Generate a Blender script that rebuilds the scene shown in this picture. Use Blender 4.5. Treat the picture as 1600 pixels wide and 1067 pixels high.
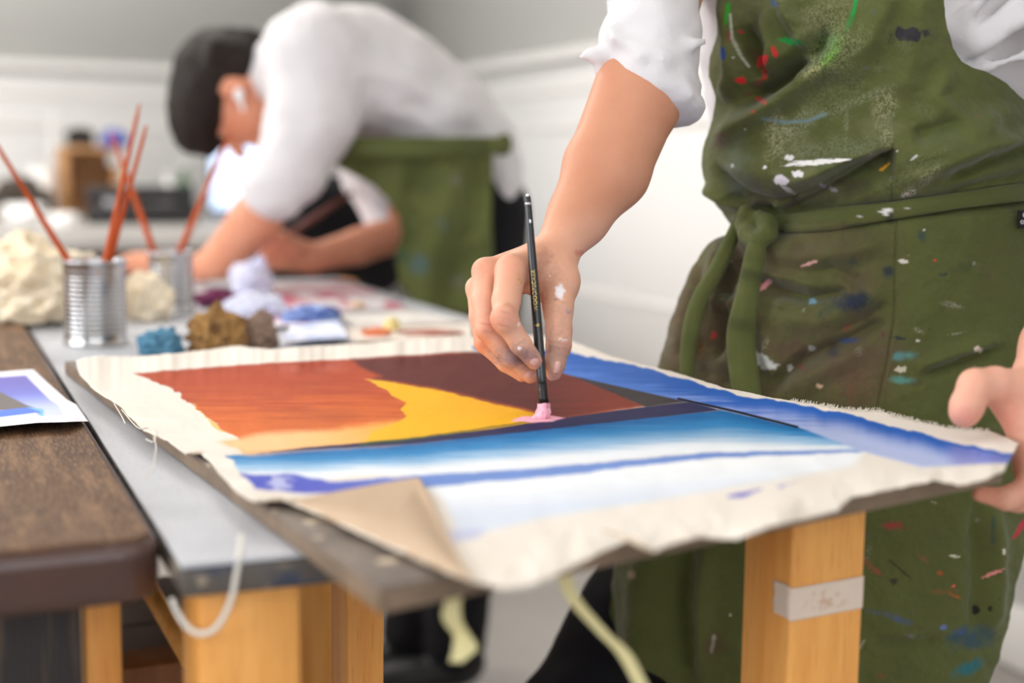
import bpy, bmesh, math, random
import numpy as np
from math import sin, cos, tan, pi, radians, sqrt, atan2

for o in list(bpy.data.objects):
    bpy.data.objects.remove(o)
SC = bpy.context.scene
COL = SC.collection
random.seed(7)
RNG = np.random.default_rng(7)

# ------------------------------------------------------------------ camera
F = 2222.0
CH = 1.10
PITCH, ROLL = radians(7.25), radians(.75)
def _rx(a):
    c, s = cos(a), sin(a)
    return np.array([[1, 0, 0], [0, c, -s], [0, s, c]])
def _rz(a):
    c, s = cos(a), sin(a)
    return np.array([[c, -s, 0], [s, c, 0], [0, 0, 1]])
RC = _rx(pi / 2 - PITCH) @ _rz(ROLL)
CAMP = np.array([0, 0, CH])
cam = bpy.data.cameras.new('camera')
camo = bpy.data.objects.new('camera', cam)
COL.objects.link(camo)
import mathutils
M4 = np.eye(4)
M4[:3, :3] = RC
M4[:3, 3] = CAMP
camo.matrix_world = mathutils.Matrix(M4.tolist())
cam.sensor_width = 36.0
cam.lens = F / 1600 * 36
cam.clip_start = .05
cam.dof.use_dof = True
cam.dof.focus_distance = 1.285
cam.dof.aperture_fstop = 2.4
SC.camera = camo

# ------------------------------------------------------------------ world, lights, exposure
SC.view_settings.view_transform = 'Standard'
SC.view_settings.look = 'None'
SC.view_settings.exposure = 0
SC.view_settings.gamma = 1.0
SC.view_settings.use_curve_mapping = False
W = bpy.data.worlds.new('world')
SC.world = W
W.use_nodes = True
W.node_tree.nodes['Background'].inputs[0].default_value = (.9, .95, 1, 1)
W.node_tree.nodes['Background'].inputs[1].default_value = .6
try:
    SC.cycles.use_denoising = True
    SC.cycles.max_bounces = 8
    SC.cycles.sample_clamp_indirect = 4
except Exception:
    pass
E1 = np.array([.923, .385, 0.])
E2 = np.array([-.385, .923, 0.])
KC = np.array([-.52, 7.0, 0.])          # far room corner
def room(a, b, z=0.):
    return KC + a * E1 + b * E2 + np.array([0, 0, z])
CEIL = 3.1
def area(name, loc, target, sx, sy, power, color=(1, 1, 1)):
    l = bpy.data.lights.new(name, 'AREA')
    l.shape = 'RECTANGLE'
    l.size, l.size_y, l.energy, l.color = sx, sy, power, color
    o = bpy.data.objects.new(name, l)
    COL.objects.link(o)
    o.location = loc
    d = mathutils.Vector(np.asarray(target, float) - np.asarray(loc, float))
    q = d.to_track_quat('-Z', 'Y')
    o.rotation_euler = q.to_euler()
    return o
# daylight of the long window wall on the left, and the ceiling luminaires
WINB = [(-7.6, -5.9), (-5.3, -3.6)]
for b0, b1 in WINB:
    p = room(-5.86, (b0 + b1) / 2, 1.95)
    area('window_daylight', p, p + E1 * 3 + np.array([0, 0, -.5]), 1.6, 1.7, 54, (.95, .98, 1.0))
WIN_FILL = [(-4.6, -2.9), (-2.5, -.8)]  # unseen windows added behind the camera to light the scene from the front
for a0, a1 in WIN_FILL:
    p = room((a0 + a1) / 2, -9.6 + .14, 1.95)
    area('window_daylight', p, p + E2 * 3 + np.array([0, 0, -.4]), 1.6, 1.7, 18, (1.0, .985, .965))  # frontal light of the added unseen windows
LAMPS = [(-3.4, -7.3, 2.2), (-3.3, -5, 2.2), (-1.5, -5.6, 1.54), (-3.3, -2.6, 57), (-1.7, -2.6, 34.2), (-1.6, -7.9, 2.2), (-5, -5, 2.64), (-4.6, -1.6, 68.4)]
for a, b, w_ in LAMPS:
    p = room(a, b, CEIL - .09)
    area('lamp_light', p, p - np.array([0, 0, 1.0]) + E2 * 1e-4, 1.2, .6, w_, (1.0, .965, .92))

# ------------------------------------------------------------------ projection helpers (photo pixels -> world)
def ray(px, py):
    v = np.stack([(np.asarray(px, float) - 800) / F, -(np.asarray(py, float) - 533.5) / F, -np.ones_like(np.asarray(px, float))], -1)
    return v @ RC.T
def atz(px, py, z):
    d = ray(px, py)
    return CAMP + d * ((z - CH) / d[..., 2])[..., None]
def at(px, py, y):
    d = ray(px, py)
    return CAMP + d * (np.asarray(y, float) / d[..., 1])[..., None]
def atpl(px, py, q, n, h=0.):
    d = ray(px, py)
    t = ((q - CAMP) @ n + h) / (d @ n)
    return CAMP + d * np.asarray(t)[..., None]
def proj(p):
    q = (np.asarray(p, float) - CAMP) @ RC
    return 800 + F * q[..., 0] / -q[..., 2], 533.5 - F * q[..., 1] / -q[..., 2]

# ------------------------------------------------------------------ noise
def _hash(ix, iy, iz, seed):
    n = (ix.astype(np.int64) * 374761393 + iy.astype(np.int64) * 668265263 + iz.astype(np.int64) * 1440662683 + seed * 974711) & 0xFFFFFFFF
    n = ((n ^ (n >> 13)) * 1274126177) & 0xFFFFFFFF
    n = n ^ (n >> 16)
    return (n & 0xFFFFFF) / float(0xFFFFFF)
def vnoise(x, y, z=None, seed=0):
    x, y = np.asarray(x, float), np.asarray(y, float)
    z = np.zeros_like(x) if z is None else np.asarray(z, float)
    ix, iy, iz = np.floor(x), np.floor(y), np.floor(z)
    fx, fy, fz = x - ix, y - iy, z - iz
    fx, fy, fz = fx * fx * (3 - 2 * fx), fy * fy * (3 - 2 * fy), fz * fz * (3 - 2 * fz)
    r = 0
    for dx in (0, 1):
        for dy in (0, 1):
            for dz in (0, 1):
                w = (fx if dx else 1 - fx) * (fy if dy else 1 - fy) * (fz if dz else 1 - fz)
                r = r + w * _hash(ix + dx, iy + dy, iz + dz, seed)
    return r * 2 - 1
def fbm(x, y, z=None, seed=0, octv=4):
    a, f, r = .5, 1., 0
    for i in range(octv):
        r = r + a * vnoise(np.asarray(x) * f, np.asarray(y) * f, None if z is None else np.asarray(z) * f, seed + i * 17)
        a *= .5
        f *= 2.03
    return r
def sstep(a, b, x):
    t = np.clip((x - a) / (b - a), 0, 1)
    return t * t * (3 - 2 * t)
def lin(c):
    c = np.asarray(c, float) / 255.
    return np.where(c <= .04045, c / 12.92, ((c + .055) / 1.055) ** 2.4)
def seg_dist(x, y, pts):
    """distance to a polyline, and the fraction along it"""
    best = np.full(np.shape(x), 1e9)
    tt = np.zeros(np.shape(x))
    n = len(pts) - 1
    for i in range(n):
        (ax, ay), (bx, by) = pts[i], pts[i + 1]
        dx, dy = bx - ax, by - ay
        t = np.clip(((x - ax) * dx + (y - ay) * dy) / (dx * dx + dy * dy + 1e-9), 0, 1)
        d = np.hypot(x - ax - t * dx, y - ay - t * dy)
        m = d < best
        best = np.where(m, d, best)
        tt = np.where(m, (i + t) / n, tt)
    return best, tt
def poly_sd(x, y, pts):
    """signed distance to polygon, negative inside"""
    d, _ = seg_dist(x, y, list(pts) + [pts[0]])
    ins = np.zeros(np.shape(x), bool)
    n = len(pts)
    for i in range(n):
        (ax, ay), (bx, by) = pts[i], pts[(i + 1) % n]
        if ay == by:
            continue
        c = ((ay > y) != (by > y)) & (x < (bx - ax) * (y - ay) / (by - ay) + ax)
        ins ^= c
    return np.where(ins, -d, d)

# ------------------------------------------------------------------ mesh helpers
def base_of(v):
    v = np.asarray(v)
    return np.array([(v[:, 0].min() + v[:, 0].max()) / 2, (v[:, 1].min() + v[:, 1].max()) / 2, v[:, 2].min()])
def link(name, me, parent=None):
    o = bpy.data.objects.new(name, me)
    COL.objects.link(o)
    if parent is not None:
        o.parent = parent
    return o
def wloc(o):
    p = np.zeros(3)
    while o is not None:
        p = p + np.array(o.location)
        o = o.parent
    return p
def mesh(name, V, Fc, m, parent=None, smooth=True, cols=None, uv=None):
    V = np.asarray(V, float)
    org = base_of(V)
    me = bpy.data.meshes.new(name)
    Fa = Fc if isinstance(Fc, np.ndarray) else (np.asarray(Fc) if len({len(q) for q in Fc}) == 1 else None)
    if Fa is not None:
        k = Fa.shape[1]
        me.vertices.add(len(V))
        me.vertices.foreach_set('co', (V - org).astype(np.float32).ravel())
        me.loops.add(Fa.size)
        me.loops.foreach_set('vertex_index', Fa.astype(np.int32).ravel())
        me.polygons.add(len(Fa))
        me.polygons.foreach_set('loop_start', np.arange(0, Fa.size, k, dtype=np.int32))
        me.polygons.foreach_set('loop_total', np.full(len(Fa), k, dtype=np.int32))
        me.update(calc_edges=True)
        me.validate()
    else:
        me.from_pydata((V - org).tolist(), [], [list(map(int, f)) for f in Fc])
    if smooth:
        me.polygons.foreach_set('use_smooth', np.ones(len(me.polygons), bool))
    if cols is not None:
        c = np.ones((len(V), 4), np.float32)
        c[:, :3] = cols
        at_ = me.color_attributes.new('Col', 'FLOAT_COLOR', 'POINT')
        at_.data.foreach_set('color', c.ravel())
    me.materials.append(m)
    o = link(name, me, parent)
    o.location = org - (wloc(parent) if parent is not None else 0)
    return o
def tag(o, label, cat, group=None, kind=None):
    o['label'] = label
    if cat:
        o['category'] = cat
    if group:
        o['group'] = group
    if kind:
        o['kind'] = kind
    return o
def thing(name, label, cat, loc, group=None):
    o = bpy.data.objects.new(name, None)
    o.empty_display_size = .05
    COL.objects.link(o)
    o.location = [float(q) for q in loc]
    return tag(o, label, cat, group)
def grid_faces(m, n, off=0, wrap=False):
    i = np.arange(m - 1)[:, None]
    if wrap:
        j = np.arange(n)[None, :]
        j2 = (j + 1) % n
    else:
        j = np.arange(n - 1)[None, :]
        j2 = j + 1
    f = np.stack([i * n + j, i * n + j2, (i + 1) * n + j2, (i + 1) * n + j], -1).reshape(-1, 4)
    return f + off
def gnormals(P):
    du = np.gradient(P, axis=1)
    dv = np.gradient(P, axis=0)
    n = np.cross(du, dv)
    return n / (np.linalg.norm(n, axis=-1, keepdims=True) + 1e-12)
def sheet(name, P, thick, m, parent=None, cols=None, back=None, flip=False):
    """a grid surface P (m,n,3) given thickness on its back"""
    mm, nn = P.shape[:2]
    N = gnormals(P)
    if flip:
        N = -N
    B = P - N * thick
    V = np.concatenate([P.reshape(-1, 3), B.reshape(-1, 3)])
    f = grid_faces(mm, nn)
    k = mm * nn
    if flip:
        f = f[:, ::-1]
    fb = grid_faces(mm, nn, k)
    if not flip:
        fb = fb[:, ::-1]
    idx = np.arange(k).reshape(mm, nn)
    ring = np.concatenate([idx[0, :], idx[1:, -1], idx[-1, -2::-1], idx[-2:0:-1, 0]])
    r2 = np.roll(ring, -1)
    rim = np.stack([ring, ring + k, r2 + k, r2], -1)
    if flip:
        rim = rim[:, ::-1]
    c = None
    if cols is not None:
        cc = cols.reshape(-1, 3)
        c = np.concatenate([cc, cc if back is None else np.broadcast_to(back, cc.shape)])
    return mesh(name, V, np.concatenate([f, fb, rim]), m, parent, True, c)
def tube(pts, rad, n=12, cap=True, ell=None):
    pts = np.asarray(pts, float)
    rad = np.broadcast_to(np.asarray(rad, float), (len(pts),))
    T = np.gradient(pts, axis=0)
    T /= np.linalg.norm(T, axis=1, keepdims=True) + 1e-12
    up = np.array([0, 0, 1.]) if abs(T[0, 2]) < .9 else np.array([1., 0, 0])
    u = np.cross(T[0], up)
    u /= np.linalg.norm(u)
    V = []
    for i in range(len(pts)):
        u = u - T[i] * (u @ T[i])
        u /= np.linalg.norm(u)
        w = np.cross(T[i], u)
        a = np.arange(n) / n * 2 * pi
        e = 1. if ell is None else ell
        V.append(pts[i] + rad[i] * (np.cos(a)[:, None] * u + e * np.sin(a)[:, None] * w))
    V = np.concatenate(V)
    f = [list(q) for q in grid_faces(len(pts), n, 0, True)]
    if cap:
        f.append(list(range(n))[::-1])
        k = (len(pts) - 1) * n
        f.append(list(range(k, k + n)))
    return V, f
def spline(pts, n):
    """Catmull-Rom through pts"""
    P = np.asarray(pts, float)
    P = np.concatenate([[2 * P[0] - P[1]], P, [2 * P[-1] - P[-2]]])
    m = len(P) - 3
    out = []
    for s in np.linspace(0, m - 1e-9, n):
        i = int(s)
        t = s - i
        a, b, c, d = P[i:i + 4]
        out.append(.5 * ((2 * b) + (-a + c) * t + (2 * a - 5 * b + 4 * c - d) * t * t + (-a + 3 * b - 3 * c + d) * t ** 3))
    return np.array(out)
def polyarc(pts, n):
    """n points equally spaced along a polyline"""
    P = np.asarray(pts, float)
    s = np.concatenate([[0], np.cumsum(np.linalg.norm(np.diff(P, axis=0), axis=1))])
    t = np.linspace(0, s[-1], n)
    return np.stack([np.interp(t, s, P[:, k]) for k in range(P.shape[1])], -1)
def lathe(profile, n, c):
    pr = np.asarray(profile, float)
    a = np.arange(n) / n * 2 * pi
    V = np.stack([c[0] + pr[:, 0, None] * np.cos(a), c[1] + pr[:, 0, None] * np.sin(a), c[2] + pr[:, 1, None] + 0 * a], -1).reshape(-1, 3)
    return V, grid_faces(len(pr), n, 0, True)
def obox(name, o, ux, uy, uz, m, parent=None, bev=.002, seg=2):
    """bevelled box from a corner and three edge vectors"""
    o, ux, uy, uz = (np.asarray(q, float) for q in (o, ux, uy, uz))
    bm = bmesh.new()
    vs = [bm.verts.new(o + a * ux + b * uy + c * uz) for c in (0, 1) for b in (0, 1) for a in (0, 1)]
    for f in ((0, 2, 3, 1), (4, 5, 7, 6), (0, 1, 5, 4), (2, 6, 7, 3), (0, 4, 6, 2), (1, 3, 7, 5)):
        bm.faces.new([vs[i] for i in f])
    bmesh.ops.recalc_face_normals(bm, faces=bm.faces)
    if bev > 0:
        bmesh.ops.bevel(bm, geom=bm.edges[:], offset=bev, segments=seg, affect='EDGES', profile=.5)
    V = np.array([v.co[:] for v in bm.verts])
    bm.verts.index_update()
    Fc = [[v.index for v in f.verts] for f in bm.faces]
    bm.free()
    ob = mesh(name, V, Fc, m, parent, False)
    return ob
def prism(name, poly_bot, poly_top, m, parent=None, bev=0.0):
    n = len(poly_bot)
    bm = bmesh.new()
    vb = [bm.verts.new(p) for p in poly_bot]
    vt = [bm.verts.new(p) for p in poly_top]
    bm.faces.new(vb[::-1])
    bm.faces.new(vt)
    for i in range(n):
        bm.faces.new([vb[i], vb[(i + 1) % n], vt[(i + 1) % n], vt[i]])
    bmesh.ops.recalc_face_normals(bm, faces=bm.faces)
    if bev > 0:
        bmesh.ops.bevel(bm, geom=bm.edges[:], offset=bev, segments=3, affect='EDGES', profile=.5)
    bm.verts.index_update()
    V = np.array([v.co[:] for v in bm.verts])
    Fc = [[v.index for v in f.verts] for f in bm.faces]
    bm.free()
    return mesh(name, V, Fc, m, parent, False)
def coons(top, bottom, left, right):
    """top/bottom (n,2) left->right, left/right (m,2) top->bottom"""
    n, m = len(top), len(left)
    u = np.linspace(0, 1, n)[None, :, None]
    v = np.linspace(0, 1, m)[:, None, None]
    T, B, L, Rr = top[None], bottom[None], left[:, None], right[:, None]
    return (1 - v) * T + v * B + (1 - u) * L + u * Rr - ((1 - u) * (1 - v) * T[:, :1] + u * (1 - v) * T[:, -1:] + (1 - u) * v * B[:, :1] + u * v * B[:, -1:])

# ------------------------------------------------------------------ implicit surfaces
class SDF:
    def __init__(s, lo, hi, h):
        s.lo, s.h = np.asarray(lo, float), h
        s.n = np.ceil((np.asarray(hi) - s.lo) / h).astype(int) + 1
        s.ax = [(s.lo[i] + np.arange(s.n[i]) * h).astype(np.float32) for i in range(3)]
        s.D = np.full(s.n, .05, np.float32)
    def like(s):
        q = SDF.__new__(SDF)
        q.lo, q.h, q.n, q.ax = s.lo, s.h, s.n, s.ax
        q.D = np.full(s.n, .05, np.float32)
        return q
    def _reg(s, lo, hi):
        a = np.clip(np.floor((lo - s.lo) / s.h).astype(int), 0, s.n)
        b = np.clip(np.ceil((hi - s.lo) / s.h).astype(int) + 1, 0, s.n)
        return a, b
    def _put(s, a, b, d, k, sub=False):
        sl = tuple(slice(a[i], b[i]) for i in range(3))
        c = s.D[sl]
        if sub:
            d = -d
            h = np.clip(.5 - .5 * (c - d) / k, 0, 1)
            s.D[sl] = c * (1 - h) + d * h + k * h * (1 - h)
        else:
            h = np.clip(.5 + .5 * (c - d) / k, 0, 1)
            s.D[sl] = c * (1 - h) + d * h - k * h * (1 - h)
    def cap(s, p, q, r0, r1, k=.004, ysc=1., sub=False):
        p, q = np.asarray(p, float), np.asarray(q, float)
        m = max(r0, r1) / min(ysc, 1) + k + .012
        a, b = s._reg(np.minimum(p, q) - m, np.maximum(p, q) + m)
        if (b - a).min() <= 0:
            return s
        X = s.ax[0][a[0]:b[0], None, None]
        Y = s.ax[1][None, a[1]:b[1], None]
        Z = s.ax[2][None, None, a[2]:b[2]]
        d = q - p
        dd = d[0] * d[0] + (d[1] * ysc) ** 2 + d[2] * d[2] + 1e-12
        t = np.clip(((X - p[0]) * d[0] + (Y - p[1]) * d[1] * ysc * ysc + (Z - p[2]) * d[2]) / dd, 0, 1)
        dist = np.sqrt((X - p[0] - t * d[0]) ** 2 + ((Y - p[1] - t * d[1]) * ysc) ** 2 + (Z - p[2] - t * d[2]) ** 2) - (r0 + (r1 - r0) * t)
        s._put(a, b, dist, k, sub)
        return s
    def chain(s, pts, rad, k=.004, ysc=1.):
        for i in range(len(pts) - 1):
            s.cap(pts[i], pts[i + 1], rad[i], rad[i + 1], k, ysc)
        return s
    def ell(s, c, r, axes=None, k=.004, sub=False):
        c, r = np.asarray(c, float), np.asarray(r, float)
        A = np.eye(3) if axes is None else np.asarray(axes, float)
        m = r.max() + k + .012
        a, b = s._reg(c - m, c + m)
        if (b - a).min() <= 0:
            return s
        X = s.ax[0][a[0]:b[0], None, None] - c[0]
        Y = s.ax[1][None, a[1]:b[1], None] - c[1]
        Z = s.ax[2][None, None, a[2]:b[2]] - c[2]
        l = [(X * A[i, 0] + Y * A[i, 1] + Z * A[i, 2]) / r[i] for i in range(3)]
        k0 = np.sqrt(l[0] ** 2 + l[1] ** 2 + l[2] ** 2)
        k1 = np.sqrt((l[0] / r[0]) ** 2 + (l[1] / r[1]) ** 2 + (l[2] / r[2]) ** 2) + 1e-9
        s._put(a, b, (k0 * (k0 - 1) / k1).astype(np.float32), k, sub)
        return s
    def merge(s, o, k):
        h = np.clip(.5 + .5 * (s.D - o.D) / k, 0, 1)
        s.D = s.D * (1 - h) + o.D * h - k * h * (1 - h)
        return s
    def grow(s, f, amp):
        """add amp*f(x,y,z) near the surface"""
        m = np.abs(s.D) < .03
        ix = np.nonzero(m)
        s.D[m] += amp * f(s.ax[0][ix[0]], s.ax[1][ix[1]], s.ax[2][ix[2]]).astype(np.float32)
        return s
    def nets(s):
        D = s.D
        S = D < 0
        nx, ny, nz = D.shape
        cnt = np.zeros((nx - 1, ny - 1, nz - 1), np.int8)
        for dx in (0, 1):
            for dy in (0, 1):
                for dz in (0, 1):
                    cnt += S[dx:nx - 1 + dx, dy:ny - 1 + dy, dz:nz - 1 + dz]
        act = np.nonzero((cnt > 0) & (cnt < 8))
        idx = np.full(cnt.shape, -1, np.int32)
        idx[act] = np.arange(len(act[0]))
        C = np.stack(act, -1)
        acc = np.zeros((len(C), 3))
        num = np.zeros(len(C))
        cs = [(i, j, k) for i in (0, 1) for j in (0, 1) for k in (0, 1)]
        val = {c: D[C[:, 0] + c[0], C[:, 1] + c[1], C[:, 2] + c[2]] for c in cs}
        for c in cs:
            for axn in range(3):
                if c[axn]:
                    continue
                e = list(c)
                e[axn] = 1
                v0, v1 = val[c], val[tuple(e)]
                m = (v0 < 0) != (v1 < 0)
                t = np.where(m, v0 / np.where(m, v0 - v1, 1), 0)
                pnt = np.array(c, float)[None] + np.zeros((len(C), 3))
                pnt[:, axn] += t
                acc[m] += pnt[m]
                num[m] += 1
        V = s.lo + (C + acc / num[:, None]) * s.h
        Q = []
        for axn in range(3):
            o1, o2 = (axn + 1) % 3, (axn + 2) % 3
            sl0 = [slice(None)] * 3
            sl1 = [slice(None)] * 3
            sl0[axn] = slice(0, -1)
            sl1[axn] = slice(1, None)
            for o in (o1, o2):
                sl0[o] = slice(1, -1)
                sl1[o] = slice(1, -1)
            A, B = S[tuple(sl0)], S[tuple(sl1)]
            for flip, msk in ((0, A & ~B), (1, ~A & B)):
                e = np.stack(np.nonzero(msk), -1)
                e[:, o1] += 1
                e[:, o2] += 1
                q = []
                for d1, d2 in ((-1, -1), (0, -1), (0, 0), (-1, 0)):
                    c = e.copy()
                    c[:, o1] += d1
                    c[:, o2] += d2
                    q.append(idx[c[:, 0], c[:, 1], c[:, 2]])
                q = np.stack(q, -1)
                Q.append(q[:, ::-1] if flip else q)
        Q = np.concatenate(Q)
        return V, Q[(Q >= 0).all(1)]
def relax(V, Q, it=2, lam=.5):
    for _ in range(it):
        acc = np.zeros_like(V)
        num = np.zeros(len(V))
        for i in range(4):
            a, b = Q[:, i], Q[:, (i + 1) % 4]
            np.add.at(acc, a, V[b])
            np.add.at(num, a, 1)
            np.add.at(acc, b, V[a])
            np.add.at(num, b, 1)
        V = V + lam * (acc / np.maximum(num, 1)[:, None] - V)
    return V
def joinm(*parts):
    V, Fc, k = [], [], 0
    for v, f in parts:
        V.append(v)
        Fc.append(np.asarray(f) + k)
        k += len(v)
    return np.concatenate(V), np.concatenate(Fc)

# ------------------------------------------------------------------ materials
def mat(name, rgb=None, rough=.6, attr=False, bump=None, noise=None, metal=0., spec=.5, sss=0., emit=None, coat=0., sheen=0.):
    """rgb sRGB 0-255; bump=(scale,strength,dist[,stretch]); noise=(scale, rgb2, lo, hi[,stretch])"""
    m = bpy.data.materials.new(name)
    m.use_nodes = True
    nt = m.node_tree
    b = nt.nodes['Principled BSDF']
    b.inputs['Roughness'].default_value = rough
    b.inputs['Metallic'].default_value = metal
    b.inputs['Specular IOR Level'].default_value = spec
    if coat:
        b.inputs['Coat Weight'].default_value = coat
        b.inputs['Coat Roughness'].default_value = .25
    if sheen:
        b.inputs['Sheen Weight'].default_value = sheen
    src = None
    if attr:
        a = nt.nodes.new('ShaderNodeAttribute')
        a.attribute_name = 'Col'
        src = a.outputs['Color']
    else:
        c = lin(rgb)
        b.inputs['Base Color'].default_value = (*c, 1)
        rg = nt.nodes.new('ShaderNodeRGB')
        rg.outputs[0].default_value = (*c, 1)
        src = rg.outputs[0]
    tc = nt.nodes.new('ShaderNodeTexCoord')
    def ntex(scale, stretch=None, detail=5, rot=None):
        mp = nt.nodes.new('ShaderNodeMapping')
        if stretch and rot:
            mp.vector_type = 'TEXTURE'
            mp.inputs['Scale'].default_value = [1 / q_ for q_ in stretch]
            mp.inputs['Rotation'].default_value = rot
        elif stretch:
            mp.inputs['Scale'].default_value = stretch
        nt.links.new(tc.outputs['Object'], mp.inputs['Vector'])
        nz = nt.nodes.new('ShaderNodeTexNoise')
        nz.inputs['Scale'].default_value = scale
        nz.inputs['Detail'].default_value = detail
        nt.links.new(mp.outputs[0], nz.inputs['Vector'])
        return nz.outputs['Fac']
    for q in (noise or []):
        sc, c2, lo, hi = q[:4]
        fac = ntex(sc, q[4] if len(q) > 4 else None, rot=q[5] if len(q) > 5 else None)
        mr = nt.nodes.new('ShaderNodeMapRange')
        mr.inputs['From Min'].default_value = lo
        mr.inputs['From Max'].default_value = hi
        nt.links.new(fac, mr.inputs['Value'])
        mx = nt.nodes.new('ShaderNodeMix')
        mx.data_type = 'RGBA'
        nt.links.new(mr.outputs[0], mx.inputs['Factor'])
        nt.links.new(src, mx.inputs['A'])
        mx.inputs['B'].default_value = (*lin(c2), 1)
        src = mx.outputs['Result']
    nt.links.new(src, b.inputs['Base Color'])
    if sss:
        b.inputs['Subsurface Weight'].default_value = sss
        b.inputs['Subsurface Radius'].default_value = (1, .35, .2)
        b.inputs['Subsurface Scale'].default_value = .006
    if bump:
        fac = ntex(bump[0], bump[3] if len(bump) > 3 else None, 4, rot=bump[4] if len(bump) > 4 else None)
        bp = nt.nodes.new('ShaderNodeBump')
        bp.inputs['Strength'].default_value = bump[1]
        bp.inputs['Distance'].default_value = bump[2]
        nt.links.new(fac, bp.inputs['Height'])
        nt.links.new(bp.outputs[0], b.inputs['Normal'])
    if emit:
        b.inputs['Emission Color'].default_value = (*lin(emit[0]), 1)
        b.inputs['Emission Strength'].default_value = emit[1]
    return m
YAW = atan2(E1[1], E1[0])
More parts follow.
